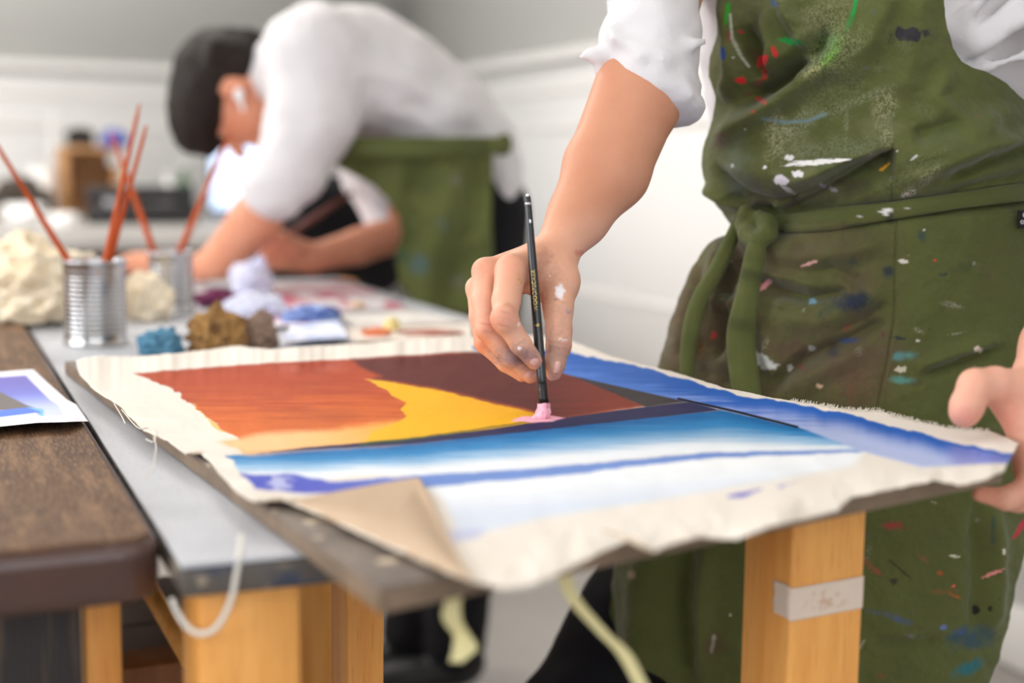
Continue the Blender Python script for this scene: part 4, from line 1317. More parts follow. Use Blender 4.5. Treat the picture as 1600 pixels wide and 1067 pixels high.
for q in ((875, 456, 8, 11, (244, 240, 240), .95, .4, 0), (858, 433, 4, 9, (236, 226, 220), .6, .4, .8), (880, 480, 8, 5, (180, 180, 190), .5, .6, 1), (812, 437, 4, 12, (170, 150, 40), .8, .4, .8), (808, 478, 5, 6, (150, 140, 160), .7, .5, .6),
          (811, 544, 3, 3, (250, 248, 246), 1, .2, 0), (812, 507, 3, 3, (246, 240, 236), .9, .2, .3), (822, 515, 4, 5, (240, 230, 224), .7, .3, .8), (880, 530, 10, 2.2, (240, 236, 236), .8, .3, .5), (855, 528, 5, 3, (150, 150, 180), .6, .4, .6),
          (889, 486, 4, 5, (120, 130, 170), .6, .4, .5), (868, 468, 3, 2, (90, 100, 140), .8, .3, .5), (833, 586, 9, 2.5, (245, 240, 236), .8, .3, .6), (862, 590, 6, 4, (214, 206, 216), .6, .4, .5), (779, 557, 5, 4, (70, 56, 50), .7, .4, .7)):
    hc = hand_spot(hc, hx, hy, q[0], q[1], q[2], q[3], q[4], q[5], q[6], q[7], int(q[0]))
for pts in ([(782, 486), (796, 490)], [(778, 506), (794, 510)], [(752, 505), (768, 508)], [(755, 518), (770, 519)], [(857, 533), (888, 538)], [(859, 542), (886, 545)], [(806, 541), (820, 530)]):
    d, _ = seg_dist(hx, hy, pts)
    m = (.3 * sstep(2.2, .5, d))[:, None]
    hc = hc * (1 - m) + lin((150, 90, 72)) * m
lc = skin_cols(LV, (226, 168, 144), seed=3)
lx, ly = proj(LV)
for q in ((1508, 655, 26, 18, (218, 136, 116), .6, 1), (1575, 650, 22, 40, (214, 130, 112), .5, 1), (1540, 772, 34, 14, (216, 128, 100), .5, 1), (1590, 740, 26, 40, (216, 140, 120), .4, 1)):
    lc = hand_spot(lc, lx, ly, q[0], q[1], q[2], q[3], q[4], q[5], q[6])
V, Q = joinm((HV, HQ), (LV, LQ), (BV, BQ_))
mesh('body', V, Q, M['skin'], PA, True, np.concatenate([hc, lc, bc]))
HN = vnormals(HV, HQ)
def nail(px, py, dpx, wid, ln, shift=0.):
    d = np.hypot(hx - px, hy - py)
    c = np.argsort(d)[:40]
    c = c[np.argmin(HV[c, 1])]
    n = HN[c]
    p = HV[c]
    t = at(px + dpx[0], py + dpx[1], p[1]) - at(px, py, p[1])
    t = t - n * (t @ n)
    t /= np.linalg.norm(t)
    s = np.cross(n, t)
    a = np.linspace(-1, 1, 13)
    b = np.linspace(-1, 1, 15)
    A, B = np.meshgrid(a, b)
    wsc = np.sqrt(np.clip(1 - np.abs(B) ** 3.2, .05, 1))
    P = p + s * (A * wsc * wid / 2)[..., None] + t * (B * ln / 2)[..., None] + n * (.0006 - .0030 * (A * wsc) ** 2 * (wid / .011) - .0012 * B ** 2)[..., None]
    o = sheet('fingernail', P, .0006, M['nail'], PA, None, flip=(np.cross(s, t) @ n) < 0)
    return o
nail(838, 569, (10, 12), .0095, .0105)
nail(829, 588, (10, 6), .0105, .0105)
nail(873, 578, (-2, 12), .0075, .0115)
# shirt
S = SDF((.04, 1.20, .93), (.78, 1.74, 1.47), .0042)
S.ell((.37, 1.525, 1.25), (.178, .103, .25), AX, .03).ell((.40, 1.525, 1.03), (.148, .092, .20), AX, .03)
S.chain([(.30, 1.56, 1.395), SHR], [.062, .062], .03).chain([(.46, 1.5, 1.395), SHL], [.062, .062], .03)
ch(S, [(1062, -110, 1.54, 88), (1022, -20, 1.44, 68), (1016, 60, 1.405, 74), (1018, 118, 1.395, 76)], .012)
fa = at(1000, 155, 1.385) - at(1030, 75, 1.405)
fa /= np.linalg.norm(fa)
f_, u_, r_ = axes_from(fa, (0, -1, .2))
CA = np.stack([f_, u_, r_])
S.ell(at(1019, 148, 1.392), (.024, .050, .0535), CA, .004)
S.ell(at(1018, 116, 1.396), (.020, .048, .0525), CA, .003)
S.cap(at(960, 84, 1.385), at(922, 86, 1.38), .010, .006, .008).cap(at(922, 86, 1.38), at(908, 91, 1.38), .006, .004, .004).cap(at(935, 90, 1.38), at(936, 112, 1.382), .007, .006, .006)
for a_, b_, r0 in (((955, 48, 1.372), (1088, 66, 1.362), 6), ((962, 58, 1.364), (1040, 98, 1.350), 6), ((968, 20, 1.385), (1000, 90, 1.350), 5), ((1035, 92, 1.352), (1100, 66, 1.368), 6), ((950, 120, 1.375), (1090, 128, 1.348), 4), ((955, 136, 1.365), (1095, 150, 1.352), 4)):
    S.cap(at(*a_), at(*b_), pxr(r0, 1.38), pxr(r0, 1.38), .008)
for (a_, b_, r0) in (((935, 100, 1.352), (1000, 118, 1.338), 5), ((1000, 118, 1.338), (1104, 128, 1.350), 6), ((1055, 112, 1.338), (1100, 122, 1.352), 8)):
    S.cap(at(*a_), at(*b_), pxr(r0, 1.38), pxr(r0, 1.38), .005, sub=True)
S.chain([SHL, ELL], [.062, .052], .02)
fl = WL - ELL
fl /= np.linalg.norm(fl)
S.ell(ELL + fl * .05, (.022, .052, .052), np.stack(axes_from(fl, (0, 0, 1))), .004)
for (x0, y0, x1, y1) in ((1490, 100, 1600, 30), (1500, 75, 1600, 0), (1530, 112, 1620, 80), (1480, 40, 1560, -20)):
    a_, b_ = at(x0, y0, 1.418), at(x1, y1, 1.395)
    S.cap(a_, b_, .006, .006, .012)
S.grow(lambda x, y, z: fbm(x * 26 + z * 18, y * 22, z * 34 - x * 16, 8, 3), .0065)
V, Q = S.nets()
mesh('shirt', relax(V, Q, 1, .5), Q, M['shirt'], PA)
# trousers, shoes, hair
S = SDF((-.12, 1.25, .04), (.66, 1.80, 1.06), .008)
S.ell((.385, 1.545, .93), (.165, .095, .13), AX, .03)
S.chain([HIPR, KNR, ANR + np.array([0, 0, .03])], [.102, .078, .058], .03).chain([HIPL, KNL, ANL + np.array([0, 0, .03])], [.085, .068, .058], .03)
S.grow(lambda x, y, z: fbm(x * 16, y * 16, z * 22, 12, 3), .010)
V, Q = S.nets()
mesh('trousers', relax(V, Q, 1), Q, M['black'], PA)
def shoe(c, d, parent, m='shoe'):
    d = np.array([d[0], d[1], 0.])
    d /= np.linalg.norm(d)
    c = np.array([c[0], c[1], 0.])
    s_ = np.array([-d[1], d[0], 0])
    S = SDF(c - np.array([.2, .2, .0]), c + np.array([.2, .2, .14]), .006)
    S.ell(c + d * .10 + np.array([0, 0, .035]), (.10, .045, .034), np.stack([d, s_, [0, 0, 1]]), .02)
    S.ell(c + np.array([0, 0, .05]), (.065, .04, .05), np.stack([d, s_, [0, 0, 1]]), .02)
    S.D = np.maximum(S.D, (.003 - S.ax[2])[None, None, :])
    V, Q = S.nets()
    mesh('shoe', relax(V, Q, 1), Q, M[m], parent)
shoe(ANR, (-.6, -.8), PA)
shoe(ANL, (-.4, -.9), PA)
def hair_sdf(P, lo, hi, h, sc=1.):
    S = SDF(lo, hi, h)
    return S
S = SDF(HD - .17, HD + .17, .006)
f_, u_, r_ = axes_from(hf, hu)
S.ell(HP(-.028, .048, 0), (.096, .086, .088), np.stack([f_, u_, r_]), .01)
S.ell(HP(-.05, -.01, 0), (.07, .08, .082), np.stack([f_, u_, r_]), .02)
S.ell(HP(.075, -.03, 0), (.07, .085, .11), np.stack([f_, u_, r_]), .01, sub=True)
S.grow(lambda x, y, z: fbm(x * 30, y * 30, z * 30, 14, 3), .008)
V, Q = S.nets()
mesh('hair', relax(V, Q, 1), Q, M['hair'], PA)

# ---- apron of person A
AXL = [(-70, 1135), (0, 1128), (50, 1120), (90, 1108), (120, 1106), (150, 1117), (180, 1113), (220, 1109), (270, 1111), (300, 1120), (330, 1126), (350, 1122), (380, 1105), (420, 1082), (460, 1062), (500, 1047), (560, 1030), (700, 990), (850, 962), (960, 952), (1010, 975), (1067, 1040), (1110, 1080)]
AXR = [(-70, 1462), (0, 1475), (40, 1480), (75, 1490), (96, 1503), (106, 1520), (112, 1540), (130, 1572), (158, 1602), (200, 1640), (330, 1645), (560, 1655), (780, 1625), (850, 1605), (900, 1592), (980, 1575), (1067, 1546), (1110, 1530)]
ACX = [(-70, 1325), (0, 1330), (150, 1348), (330, 1380), (560, 1345), (850, 1286), (1110, 1270)]
AHW = [(-70, 228), (0, 232), (150, 262), (330, 272), (560, 330), (850, 335), (1110, 300)]
ADC = [(-70, 1.49), (0, 1.505), (330, 1.525), (560, 1.535), (850, 1.53), (1110, 1.52)]
def apron_depth(x, y):
    cx, hw, dc = ilerp(y, ACX), ilerp(y, AHW), ilerp(y, ADC)
    s = np.clip((x - cx) / hw, -1.02, 1.02)
    return dc - .125 * np.sqrt(np.clip(1 - s * s, .004, 1)) - .05 * s
def fold_field(x, y):
    h = np.zeros_like(x)
    def ridge(pts, w, amp, asym=1., taper=.25):
        nonlocal h
        d, t = seg_dist(x, y, pts)
        e = sstep(0, taper, t + .02) * sstep(1.02, 1 - taper, t) if taper else 1.
        h = h + amp * np.exp(-(d / w) ** 2) * e
    # bib
    ridge([(1345, 20), (1300, 95), (1225, 150), (1165, 190), (1120, 225)], 20, .013)
    ridge([(1300, 40), (1255, 100), (1205, 130), (1150, 165)], 15, -.013)
    ridge([(1135, -40), (1150, 60), (1148, 120), (1130, 165)], 14, .009)
    ridge([(1160, 40), (1180, 90), (1200, 130)], 12, -.008)
    ridge([(1225, -40), (1240, 60), (1225, 110)], 16, .007)
    ridge([(1400, -40), (1360, 60), (1310, 140)], 22, .006)
    ridge([(1440, -30), (1420, 90), (1400, 160)], 26, .004)
    h += .016 * np.exp(-(((x - 1235) / 115) ** 2 + ((y - 262) / 52) ** 2))
    h += .010 * np.exp(-(((x - 1480) / 130) ** 2 + ((y - 240) / 60) ** 2))
    ridge([(1395, 232), (1330, 262), (1262, 300), (1215, 318)], 10, -.010, taper=.15)
    ridge([(1392, 222), (1320, 246), (1250, 282)], 12, .007)
    ridge([(1605, 210), (1520, 232), (1450, 262), (1405, 290)], 14, .006)
    ridge([(1605, 226), (1530, 252), (1462, 285)], 10, -.006)
    ridge([(1600, 272), (1540, 282), (1470, 300)], 8, -.004)
    ridge([(1130, 250), (1180, 300), (1240, 322)], 10, -.006)
    ridge([(1112, 285), (1150, 312), (1200, 328)], 10, .007)
    ridge([(1490, 95), (1460, 150), (1500, 190), (1600, 170)], 14, .004)
    # deeper S-fold beside the chest and the flap of cloth that blouses over the tie
    ridge([(1225, 20), (1242, 80), (1236, 120), (1190, 152), (1150, 175)], 14, -.006, taper=.2)
    ridge([(1195, 10), (1212, 70), (1206, 112), (1168, 140)], 11, .008, taper=.2)
    ridge([(1250, 40), (1262, 90), (1250, 128)], 10, .006)
    cr = ilerp(x, [(1180, 330), (1215, 322), (1262, 302), (1330, 262), (1396, 226), (1400, 226)])
    h -= .010 * sstep(0, 9, y - cr) * sstep(60, 20, y - cr) * sstep(1170, 1230, x) * sstep(1400, 1390, x)
    ridge([(1150, 300), (1180, 322), (1212, 330)], 9, -.009)
    ridge([(1400, 250), (1480, 225), (1560, 185)], 18, .006)
    ridge([(1420, 215), (1500, 190)], 14, -.005)
    h = h * 1.55
    # pinched waist
    wl = ilerp(x, [(1100, 352), (1200, 352), (1300, 340), (1400, 328), (1500, 314), (1640, 296)])
    h -= .012 * np.exp(-((y - wl) / 17.) ** 2)
    # skirt
    ridge([(1192, 398), (1262, 402), (1340, 390), (1392, 372)], 16, .008)
    ridge([(1172, 440), (1215, 455), (1262, 470), (1330, 458)], 11, -.011, taper=.12)
    ridge([(1180, 425), (1240, 435), (1290, 450)], 9, .006)
    ridge([(1195, 492), (1280, 500), (1340, 472), (1395, 432)], 20, .010)
    ridge([(1172, 500), (1172, 560), (1195, 610)], 12, -.010)
    ridge([(1190, 612), (1255, 562), (1330, 530), (1390, 498)], 11, -.010, taper=.15)
    ridge([(1215, 622), (1290, 575), (1350, 552)], 18, .006)
    ridge([(1430, 592), (1500, 566), (1572, 542)], 9, -.008)
    ridge([(1430, 575), (1500, 550), (1570, 525)], 12, .005)
    ridge([(1128, 372), (1112, 430), (1090, 500), (1075, 570)], 12, .006)
    ridge([(1140, 400), (1128, 470), (1122, 570)], 10, -.012)
    ridge([(1100, 410), (1070, 500), (1056, 570)], 8, -.006)
    ridge([(1110, 470), (1140, 475)], 14, .008)
    ridge([(1085, 540), (1130, 550)], 14, -.006)
    ridge([(1260, 430), (1300, 420), (1335, 440), (1345, 470)], 10, -.005)
    ridge([(1205, 470), (1250, 478), (1320, 470)], 8, .006)
    ridge([(1390, 470), (1350, 500), (1300, 520)], 8, -.005)
    ridge([(1120, 350), (1150, 400), (1150, 450)], 10, -.008)
    # seam
    d, _ = seg_dist(x, y, [(1394, 222), (1394, 310)])
    h -= .0016 * np.exp(-(d / 1.6) ** 2)
    d, _ = seg_dist(x, y, [(1401, 340), (1399, 430), (1398, 500), (1388, 560), (1371, 640), (1362, 720)])
    h -= .0020 * np.exp(-(d / 1.7) ** 2)
    h += .0014 * sstep(-1.5, 1.5, x - ilerp(y, [(330, 1401), (500, 1398), (560, 1388), (640, 1371)])) * (y > 335) * (y < 720) * sstep(1640, 1600, x)
    # lower skirt
    ridge([(1010, 840), (1000, 960), (1000, 1080)], 26, .010)
    ridge([(1075, 830), (1060, 950), (1075, 1080)], 18, -.014)
    ridge([(1110, 830), (1095, 950), (1100, 1080)], 16, .008)
    ridge([(1550, 780), (1560, 900), (1545, 1000)], 14, .008)
    ridge([(1520, 780), (1530, 900), (1520, 1000)], 12, -.006)
    ridge([(1350, 1000), (1420, 1008), (1480, 1000)], 8, -.004)
    h = h * 1.35 + .0045 * fbm(x / 60, y / 60, seed=77) + .0012 * fbm(x / 18, y / 18, seed=78)
    return h
def apron_cols(x, y, clean=False):
    g = fbm(x / 70, y / 70, seed=61)
    col = np.broadcast_to(lin((84, 89, 46)), x.shape + (3,)).copy()
    k = np.clip(g * 1.4 + .3, 0, 1)[..., None]
    col = col * (1 - .35 * k) + lin((70, 75, 38)) * .35 * k
    fine = fbm(x / 1.5, y / 1.5, seed=62, octv=3)
    if clean:
        return col * 1.08
    def blot(px, py, rx, ry, ang, c, a, kind='hard', seed=None):
        nonlocal col
        seed = int(px * 3 + py) if seed is None else seed
        R = max(rx, ry) * 2.3 + 4
        m = (np.abs(x - px) < R) & (np.abs(y - py) < R)
        if not m.any():
            return
        xx, yy = x[m] - px, y[m] - py
        ca, sa = cos(radians(ang)), sin(radians(ang))
        u, v = (xx * ca + yy * sa) / rx, (-xx * sa + yy * ca) / ry
        if kind == 'hard':
            w = fbm(xx / max(2.5, ry * .8) + seed, yy / max(2.5, ry * .8), seed=seed)
            q = sstep(1.12, .86, np.hypot(u, v) + w * .7)
        elif kind == 'soft':
            w = fbm(xx / 14 + seed, yy / 14, seed=seed)
            q = sstep(1.5, .1, np.hypot(u, v) + w * .9)
        elif kind == 'speck':
            w = fbm(xx / 20 + seed, yy / 20, seed=seed)
            q = sstep(1.5, .2, np.hypot(u, v) + w * .8) * sstep(-.02, .22, fine[m] + .10)
        else:   # smear, tapering to +u
            w = fbm(u * 3 + seed, v * 6, seed=seed)
            q = sstep(1.15, .8, np.hypot(u, v * (1.2 + .9 * (u + 1))) + w * .5)
        q = (a * q)[:, None]
        col[m] = col[m] * (1 - q) + lin(c) * q
    B = blot
    # broad dirt; the shaded gap beside the knot is painted as a dark spot
    B(1132, 420, 22, 46, 22, (34, 30, 28), .95, 'soft'); B(1130, 500, 26, 60, 12, (58, 46, 36), .85, 'soft'); B(1055, 520, 24, 70, 22, (86, 66, 46), .8, 'soft')
    B(1110, 520, 70, 110, 10, (70, 56, 42), .75, 'soft'); B(1080, 440, 46, 60, 20, (82, 66, 44), .6, 'soft'); B(1060, 560, 40, 40, 0, (66, 44, 30), .7, 'soft')
    B(1150, 400, 34, 50, 0, (52, 44, 36), .8, 'soft'); B(1128, 575, 50, 26, 0, (40, 32, 28), .8, 'soft'); B(1200, 310, 60, 18, 0, (66, 58, 46), .7, 'soft')
    B(1300, 300, 70, 18, -8, (64, 56, 44), .6, 'soft'); B(1290, 560, 110, 60, -15, (84, 68, 56), .55, 'soft'); B(1230, 545, 50, 14, 5, (74, 44, 46), .6, 'soft')
    B(1340, 600, 46, 40, 0, (112, 78, 66), .6, 'speck'); B(1334, 602, 16, 26, 10, (120, 60, 58), .6, 'speck'); B(1350, 560, 60, 26, -20, (92, 70, 62), .5, 'soft')
    B(1390, 340, 8, 10, 0, (46, 40, 44), .7, 'soft'); B(1270, 380, 60, 24, 0, (92, 80, 60), .5, 'soft'); B(1330, 410, 40, 50, 0, (70, 64, 46), .5, 'soft')
    B(1136, 130, 20, 50, 0, (70, 66, 40), .5, 'soft'); B(1126, 215, 16, 14, 0, (84, 48, 46), .7, 'soft'); B(1190, 92, 26, 14, 20, (80, 46, 40), .6, 'soft')
    B(1170, 20, 30, 30, 0, (74, 68, 44), .5, 'soft'); B(1155, 285, 30, 20, 0, (70, 68, 60), .6, 'soft'); B(1140, 345, 14, 12, 0, (150, 146, 150), .35, 'speck')
    mo = sstep(-.05, .4, fbm(x / 46, y / 40, seed=171)) * sstep(1420, 1330, x) * sstep(335, 370, y) * sstep(700, 640, y)
    col = col * (1 - .6 * mo[..., None]) + lin((84, 70, 48)) * .6 * mo[..., None]
    mo = sstep(.0, .4, fbm(x / 60, y / 50, seed=173)) * sstep(330, 300, y) * sstep(1480, 1400, x)
    col = col * (1 - .4 * mo[..., None]) + lin((112, 112, 76)) * .4 * mo[..., None]
    br = sstep(1440, 1380, x) * sstep(338, 372, y) * sstep(720, 640, y) * (.55 + .3 * fbm(x / 50, y / 36, seed=175))
    col = col * (1 - .55 * br[..., None]) + lin((92, 80, 54)) * .55 * br[..., None]
    # chalky rubbed areas
    B(1285, 40, 42, 44, 20, (150, 146, 112), .45, 'speck'); B(1290, 80, 26, 30, 20, (142, 160, 92), .5, 'speck'); B(1268, 100, 14, 26, 20, (186, 182, 134), .55, 'speck')
    B(1213, 211, 18, 42, 4, (176, 170, 134), .6, 'speck'); B(1240, 195, 40, 20, -20, (150, 152, 122), .45, 'speck'); B(1380, 170, 18, 32, 10, (166, 160, 126), .6, 'speck'); B(1386, 212, 8, 24, 8, (158, 154, 120), .5, 'speck')
    B(1330, 160, 60, 8, -22, (136, 138, 112), .5, 'speck'); B(1322, 200, 4, 34, 0, (140, 140, 116), .45, 'speck'); B(1320, 90, 14, 50, 35, (140, 142, 104), .4, 'speck'); B(1300, 150, 60, 30, -30, (120, 124, 92), .35, 'speck')
    B(1300, 235, 90, 18, -8, (122, 126, 106), .45, 'speck'); B(1420, 270, 70, 12, -30, (120, 120, 88), .35, 'speck'); B(1150, 262, 20, 40, 0, (96, 106, 96), .5, 'soft')
    # green
    B(1298, 72, 30, 20, -25, (60, 140, 60), .45, 'speck'); B(1236, 65, 20, 5, 8, (22, 132, 58), .95); B(1336, 8, 4, 20, 12, (30, 150, 66), .95); B(1328, 34, 5, 14, 25, (40, 120, 50), .7, 'soft'); B(1136, 20, 5, 24, 8, (40, 150, 40), .85); B(1290, 92, 20, 8, -30, (110, 170, 60), .5, 'speck')
    # reds
    B(1191, 95, 8, 12, 30, (196, 44, 44), .95); B(1194, 112, 4, 12, -10, (190, 48, 46), .8); B(1186, 128, 8, 3, -45, (160, 50, 46), .6); B(1158, 125, 8, 5.5, 0, (206, 40, 42), 1); B(1190, 157, 10, 3, 30, (206, 46, 50), .95); B(1210, 81, 4, 9, -25, (196, 46, 44), .9); B(1158, 50, 5, 2.5, 20, (180, 44, 44), .9); B(1176, 174, 4, 2, 0, (180, 60, 56), .8); B(1139, 57, 4, 9, -20, (130, 60, 46), .6); B(1170, 146, 3, 5, 0, (120, 66, 50), .6)
    d, t = seg_dist(x, y, [(1141, 22), (1144, 60), (1158, 88), (1170, 104)])
    q = (.75 * sstep(2.6, .8, d + fine))[..., None]
    col = col * (1 - q) + lin((206, 202, 186)) * q
    B(1129, 83, 4, 9, -8, (44, 74, 140), .95); B(1210, 5, 6, 6, 0, (60, 90, 130), .7); B(1366, 18, 6, 6, 0, (60, 86, 110), .5, 'speck')
    # black blot
    B(1422, 53, 24, 11, 4, (46, 44, 50), .95); B(1394, 62, 9, 12, 20, (50, 52, 38), .8, 'speck'); B(1470, 60, 26, 8, 25, (62, 62, 48), .6, 'speck')
    # whites
    B(1280, 253, 48, 8, -4, (236, 232, 230), 1, 'smear'); B(1233, 246, 9, 4, 0, (226, 224, 222), .9); B(1246, 272, 10, 5, -5, (226, 222, 224), 1); B(1220, 282, 13, 7.5, 12, (226, 218, 224), 1); B(1232, 297, 11, 3.5, 30, (196, 190, 190), .8); B(1195, 261, 3, 3, 0, (230, 228, 226), 1); B(1144, 258, 3, 3, 0, (180, 184, 180), .8)
    B(1286, 290, 6, 3, 20, (150, 150, 170), .7); B(1302, 296, 8, 3, 30, (170, 166, 176), .6); B(1260, 290, 5, 5, 0, (96, 50, 44), .7)
    B(1384, 331, 8.5, 6.5, 0, (222, 218, 214), 1); B(1341, 338, 4, 2.5, 0, (200, 200, 196), .8); B(1418, 302, 15, 5, -14, (214, 200, 196), .95, 'speck'); B(1445, 280, 30, 8, -38, (150, 148, 120), .6, 'speck'); B(1428, 247, 7, 2, -40, (190, 190, 186), .8); B(1416, 325, 6, 1.5, 30, (196, 190, 186), .8)
    B(1382, 261, 9, 2.5, -38, (214, 150, 36), .95)
    d, t = seg_dist(x, y, [(1192, 186), (1226, 191), (1262, 189), (1290, 178)])
    q = (.5 * sstep(4, .8, d + fine * 3))[..., None]
    col = col * (1 - q) + lin((110, 146, 164)) * q
    # skirt
    B(1266, 411, 13, 2.8, -20, (232, 176, 166), 1); B(1196, 445, 14, 4.5, -38, (226, 158, 154), 1)
    B(1334, 472, 36, 20, -6, (28, 42, 58), .9, 'speck'); B(1334, 470, 22, 15, 0, (24, 36, 56), .85, 'soft'); B(1290, 488, 18, 8, -35, (40, 62, 52), .7, 'speck'); B(1389, 424, 8, 10, 0, (30, 44, 56), .8, 'soft'); B(1441, 369, 8, 9, 0, (36, 64, 66), .75, 'soft'); B(1331, 410, 10, 8, 0, (60, 66, 56), .7, 'soft')
    B(1270, 471, 6.5, 4, 0, (116, 160, 184), .9); B(1256, 485, 6, 4, -30, (166, 160, 140), .8, 'speck'); B(1415, 555, 19, 6.5, -5, (86, 138, 138), .85, 'soft'); B(1419, 595, 20, 5.5, 5, (86, 146, 136), .85, 'soft'); B(1440, 598, 14, 7, 0, (70, 50, 40), .6, 'soft')
    B(1324, 512, 9, 6.5, 0, (138, 58, 56), .8, 'speck'); B(1322, 532, 16, 4, 0, (48, 74, 124), .75, 'soft'); B(1303, 552, 10, 12, 0, (44, 40, 50), .7, 'soft'); B(1380, 522, 4, 6, 0, (90, 50, 50), .6)
    B(1189, 562, 24, 9, 20, (182, 184, 178), .95); B(1200, 572, 12, 5, 0, (196, 196, 190), .9); B(1234, 574, 4, 6, 0, (196, 200, 196), .8); B(1268, 544, 6, 4, 20, (180, 184, 186), .7); B(1196, 538, 4, 14, 20, (150, 150, 130), .5, 'speck')
    B(1528, 546, 6.5, 5, 0, (224, 206, 190), 1); B(1407, 577, 8, 4.5, -10, (196, 186, 166), .9); B(1411, 408, 7, 3.2, 5, (210, 204, 190), .9); B(1488, 476, 16, 4, 12, (160, 160, 148), .6, 'speck'); B(1435, 516, 9, 4, 25, (166, 166, 156), .7, 'speck'); B(1495, 521, 12, 2, -8, (176, 176, 160), .6, 'speck'); B(1434, 532, 3, 2, 0, (210, 206, 196), .9)
    B(1405, 528, 10, 2.2, 10, (36, 52, 56), .9); B(1461, 407, 3, 1.6, 0, (200, 60, 50), .9); B(1475, 429, 6, 2, -10, (30, 44, 60), .8); B(1500, 420, 30, 8, -15, (66, 78, 50), .5, 'soft'); B(1540, 430, 14, 20, 0, (74, 78, 42), .5, 'soft'); B(1280, 603, 5, 4, 0, (214, 180, 150), .9); B(1252, 575, 5, 5, 0, (120, 50, 46), .6); B(1342, 548, 6, 10, 0, (140, 134, 120), .5, 'speck')
    B(1121, 409, 6, 6, 0, (196, 116, 40), .8, 'speck'); B(1115, 524, 6, 6, 0, (160, 56, 50), .8); B(1096, 540, 12, 14, 30, (130, 84, 44), .6, 'speck'); B(1131, 464, 10, 6, 0, (110, 136, 100), .7, 'speck'); B(1070, 420, 10, 16, 30, (140, 96, 50), .5, 'speck'); B(1045, 540, 10, 40, 20, (96, 92, 76), .5, 'speck'); B(1128, 420, 5, 18, 25, (150, 140, 134), .6, 'speck')
    # lower skirt
    B(1395, 821, 13, 6.5, 0, (150, 50, 56), .95, 'soft'); B(1349, 874, 28, 5, 43, (150, 66, 56), .8, 'speck'); B(1372, 893, 7, 3, 40, (150, 70, 60), .7); B(1551, 896, 17, 2.8, -20, (226, 140, 136), 1); B(1491, 869, 8, 2, 6, (206, 202, 180), .9); B(1569, 861, 2.2, 5, 0, (220, 214, 190), 1); B(1405, 888, 26, 1.6, 40, (34, 38, 24), .8)
    B(1372, 958, 22, 5, 12, (76, 88, 130), .7, 'speck'); B(1412, 970, 20, 4.5, 20, (64, 82, 140), .75, 'speck'); B(1425, 994, 14, 3, 15, (116, 124, 150), .6, 'speck'); B(1474, 980, 5, 4, 0, (96, 112, 170), .8); B(1519, 996, 32, 18, -10, (34, 70, 92), .85, 'soft'); B(1500, 988, 12, 6, 0, (60, 84, 150), .6, 'soft'); B(1513, 1043, 24, 9, -28, (26, 102, 112), .85, 'soft'); B(1524, 954, 6, 8, 0, (24, 24, 24), .95); B(1547, 951, 3, 4, 0, (28, 28, 26), .9)
    B(1480, 924, 17, 5, 0, (146, 78, 38), .7, 'speck'); B(1492, 931, 8, 2, 25, (170, 84, 44), .8); B(1490, 915, 3.5, 2.4, 0, (222, 84, 70), 1); B(1469, 896, 6, 3, 20, (160, 80, 40), .8); B(1444, 874, 10, 3, 38, (140, 82, 70), .7, 'speck'); B(1594, 825, 4, 15, 32, (180, 48, 60), .95); B(1552, 830, 3, 30, 0, (30, 66, 66), .6, 'soft'); B(1396, 908, 6, 5, 0, (50, 40, 34), .8)
    B(1347, 841, 12, 6, -25, (96, 84, 84), .7, 'speck'); B(1355, 865, 4, 14, 25, (130, 124, 112), .6, 'speck'); B(1330, 1000, 10, 14, 0, (26, 26, 20), .8, 'soft'); B(1347, 1006, 3, 8, 30, (150, 146, 130), .7); B(1114, 1006, 3.5, 14, 10, (170, 166, 150), .9); B(987, 898, 7, 6, 0, (166, 140, 116), .8, 'soft'); B(1115, 1010, 16, 30, 0, (84, 52, 44), .5, 'soft'); B(1376, 1056, 8, 5, 0, (130, 60, 44), .7, 'speck'); B(1527, 812, 4, 4, 0, (120, 120, 100), .6)
    for i in range(70):
        px, py = RNG.uniform(1110, 1600), RNG.uniform(0, 1067)
        c = [(196, 190, 176), (150, 150, 140), (60, 54, 44), (120, 70, 60), (80, 96, 110), (50, 60, 50)][i % 6]
        r_ = RNG.uniform(.8, 2.2)
        B(px, py, r_, r_, 0, c, .8)
    for i in range(26):
        px, py = RNG.uniform(1110, 1600), RNG.uniform(0, 1067)
        B(px, py, RNG.uniform(10, 34), RNG.uniform(5, 16), RNG.uniform(-40, 40), [(110, 106, 84), (74, 66, 48), (104, 84, 66)][i % 3], .3, 'speck')
    # broad darker stained zone of the lower skirt and stitching
    col = col * (1 + .10 * fine[..., None])
    return col
def make_apron():
    rows = np.linspace(-70, 1108, 720)
    n = 370
    t = np.linspace(0, 1, n)[None, :]
    y = rows[:, None] + 0 * t
    xl, xr = ilerp(rows, AXL)[:, None], ilerp(rows, AXR)[:, None]
    s = .5 - .5 * np.cos(t * pi)
    s = .55 * t + .45 * s
    x = xl + (xr - xl) * s
    P = at(x, y, apron_depth(x, y))
    N = gnormals(P)
    if N[300, 165, 1] > 0:
        N = -N
    P = P + N * fold_field(x, y)[..., None]
    sx, sy = proj(P)
    ap = sheet('apron', P, .0012, M['apron'], PA, apron_cols(sx, sy), back=lin((72, 78, 44)), flip=np.cross(P[300, 166] - P[300, 165], P[301, 165] - P[300, 165])[1] > 0)
    ap['label'] = 'olive green apron splashed with paint of many colours'
    return ap, P, sx, sy
AP, APP, APX, APY = make_apron()
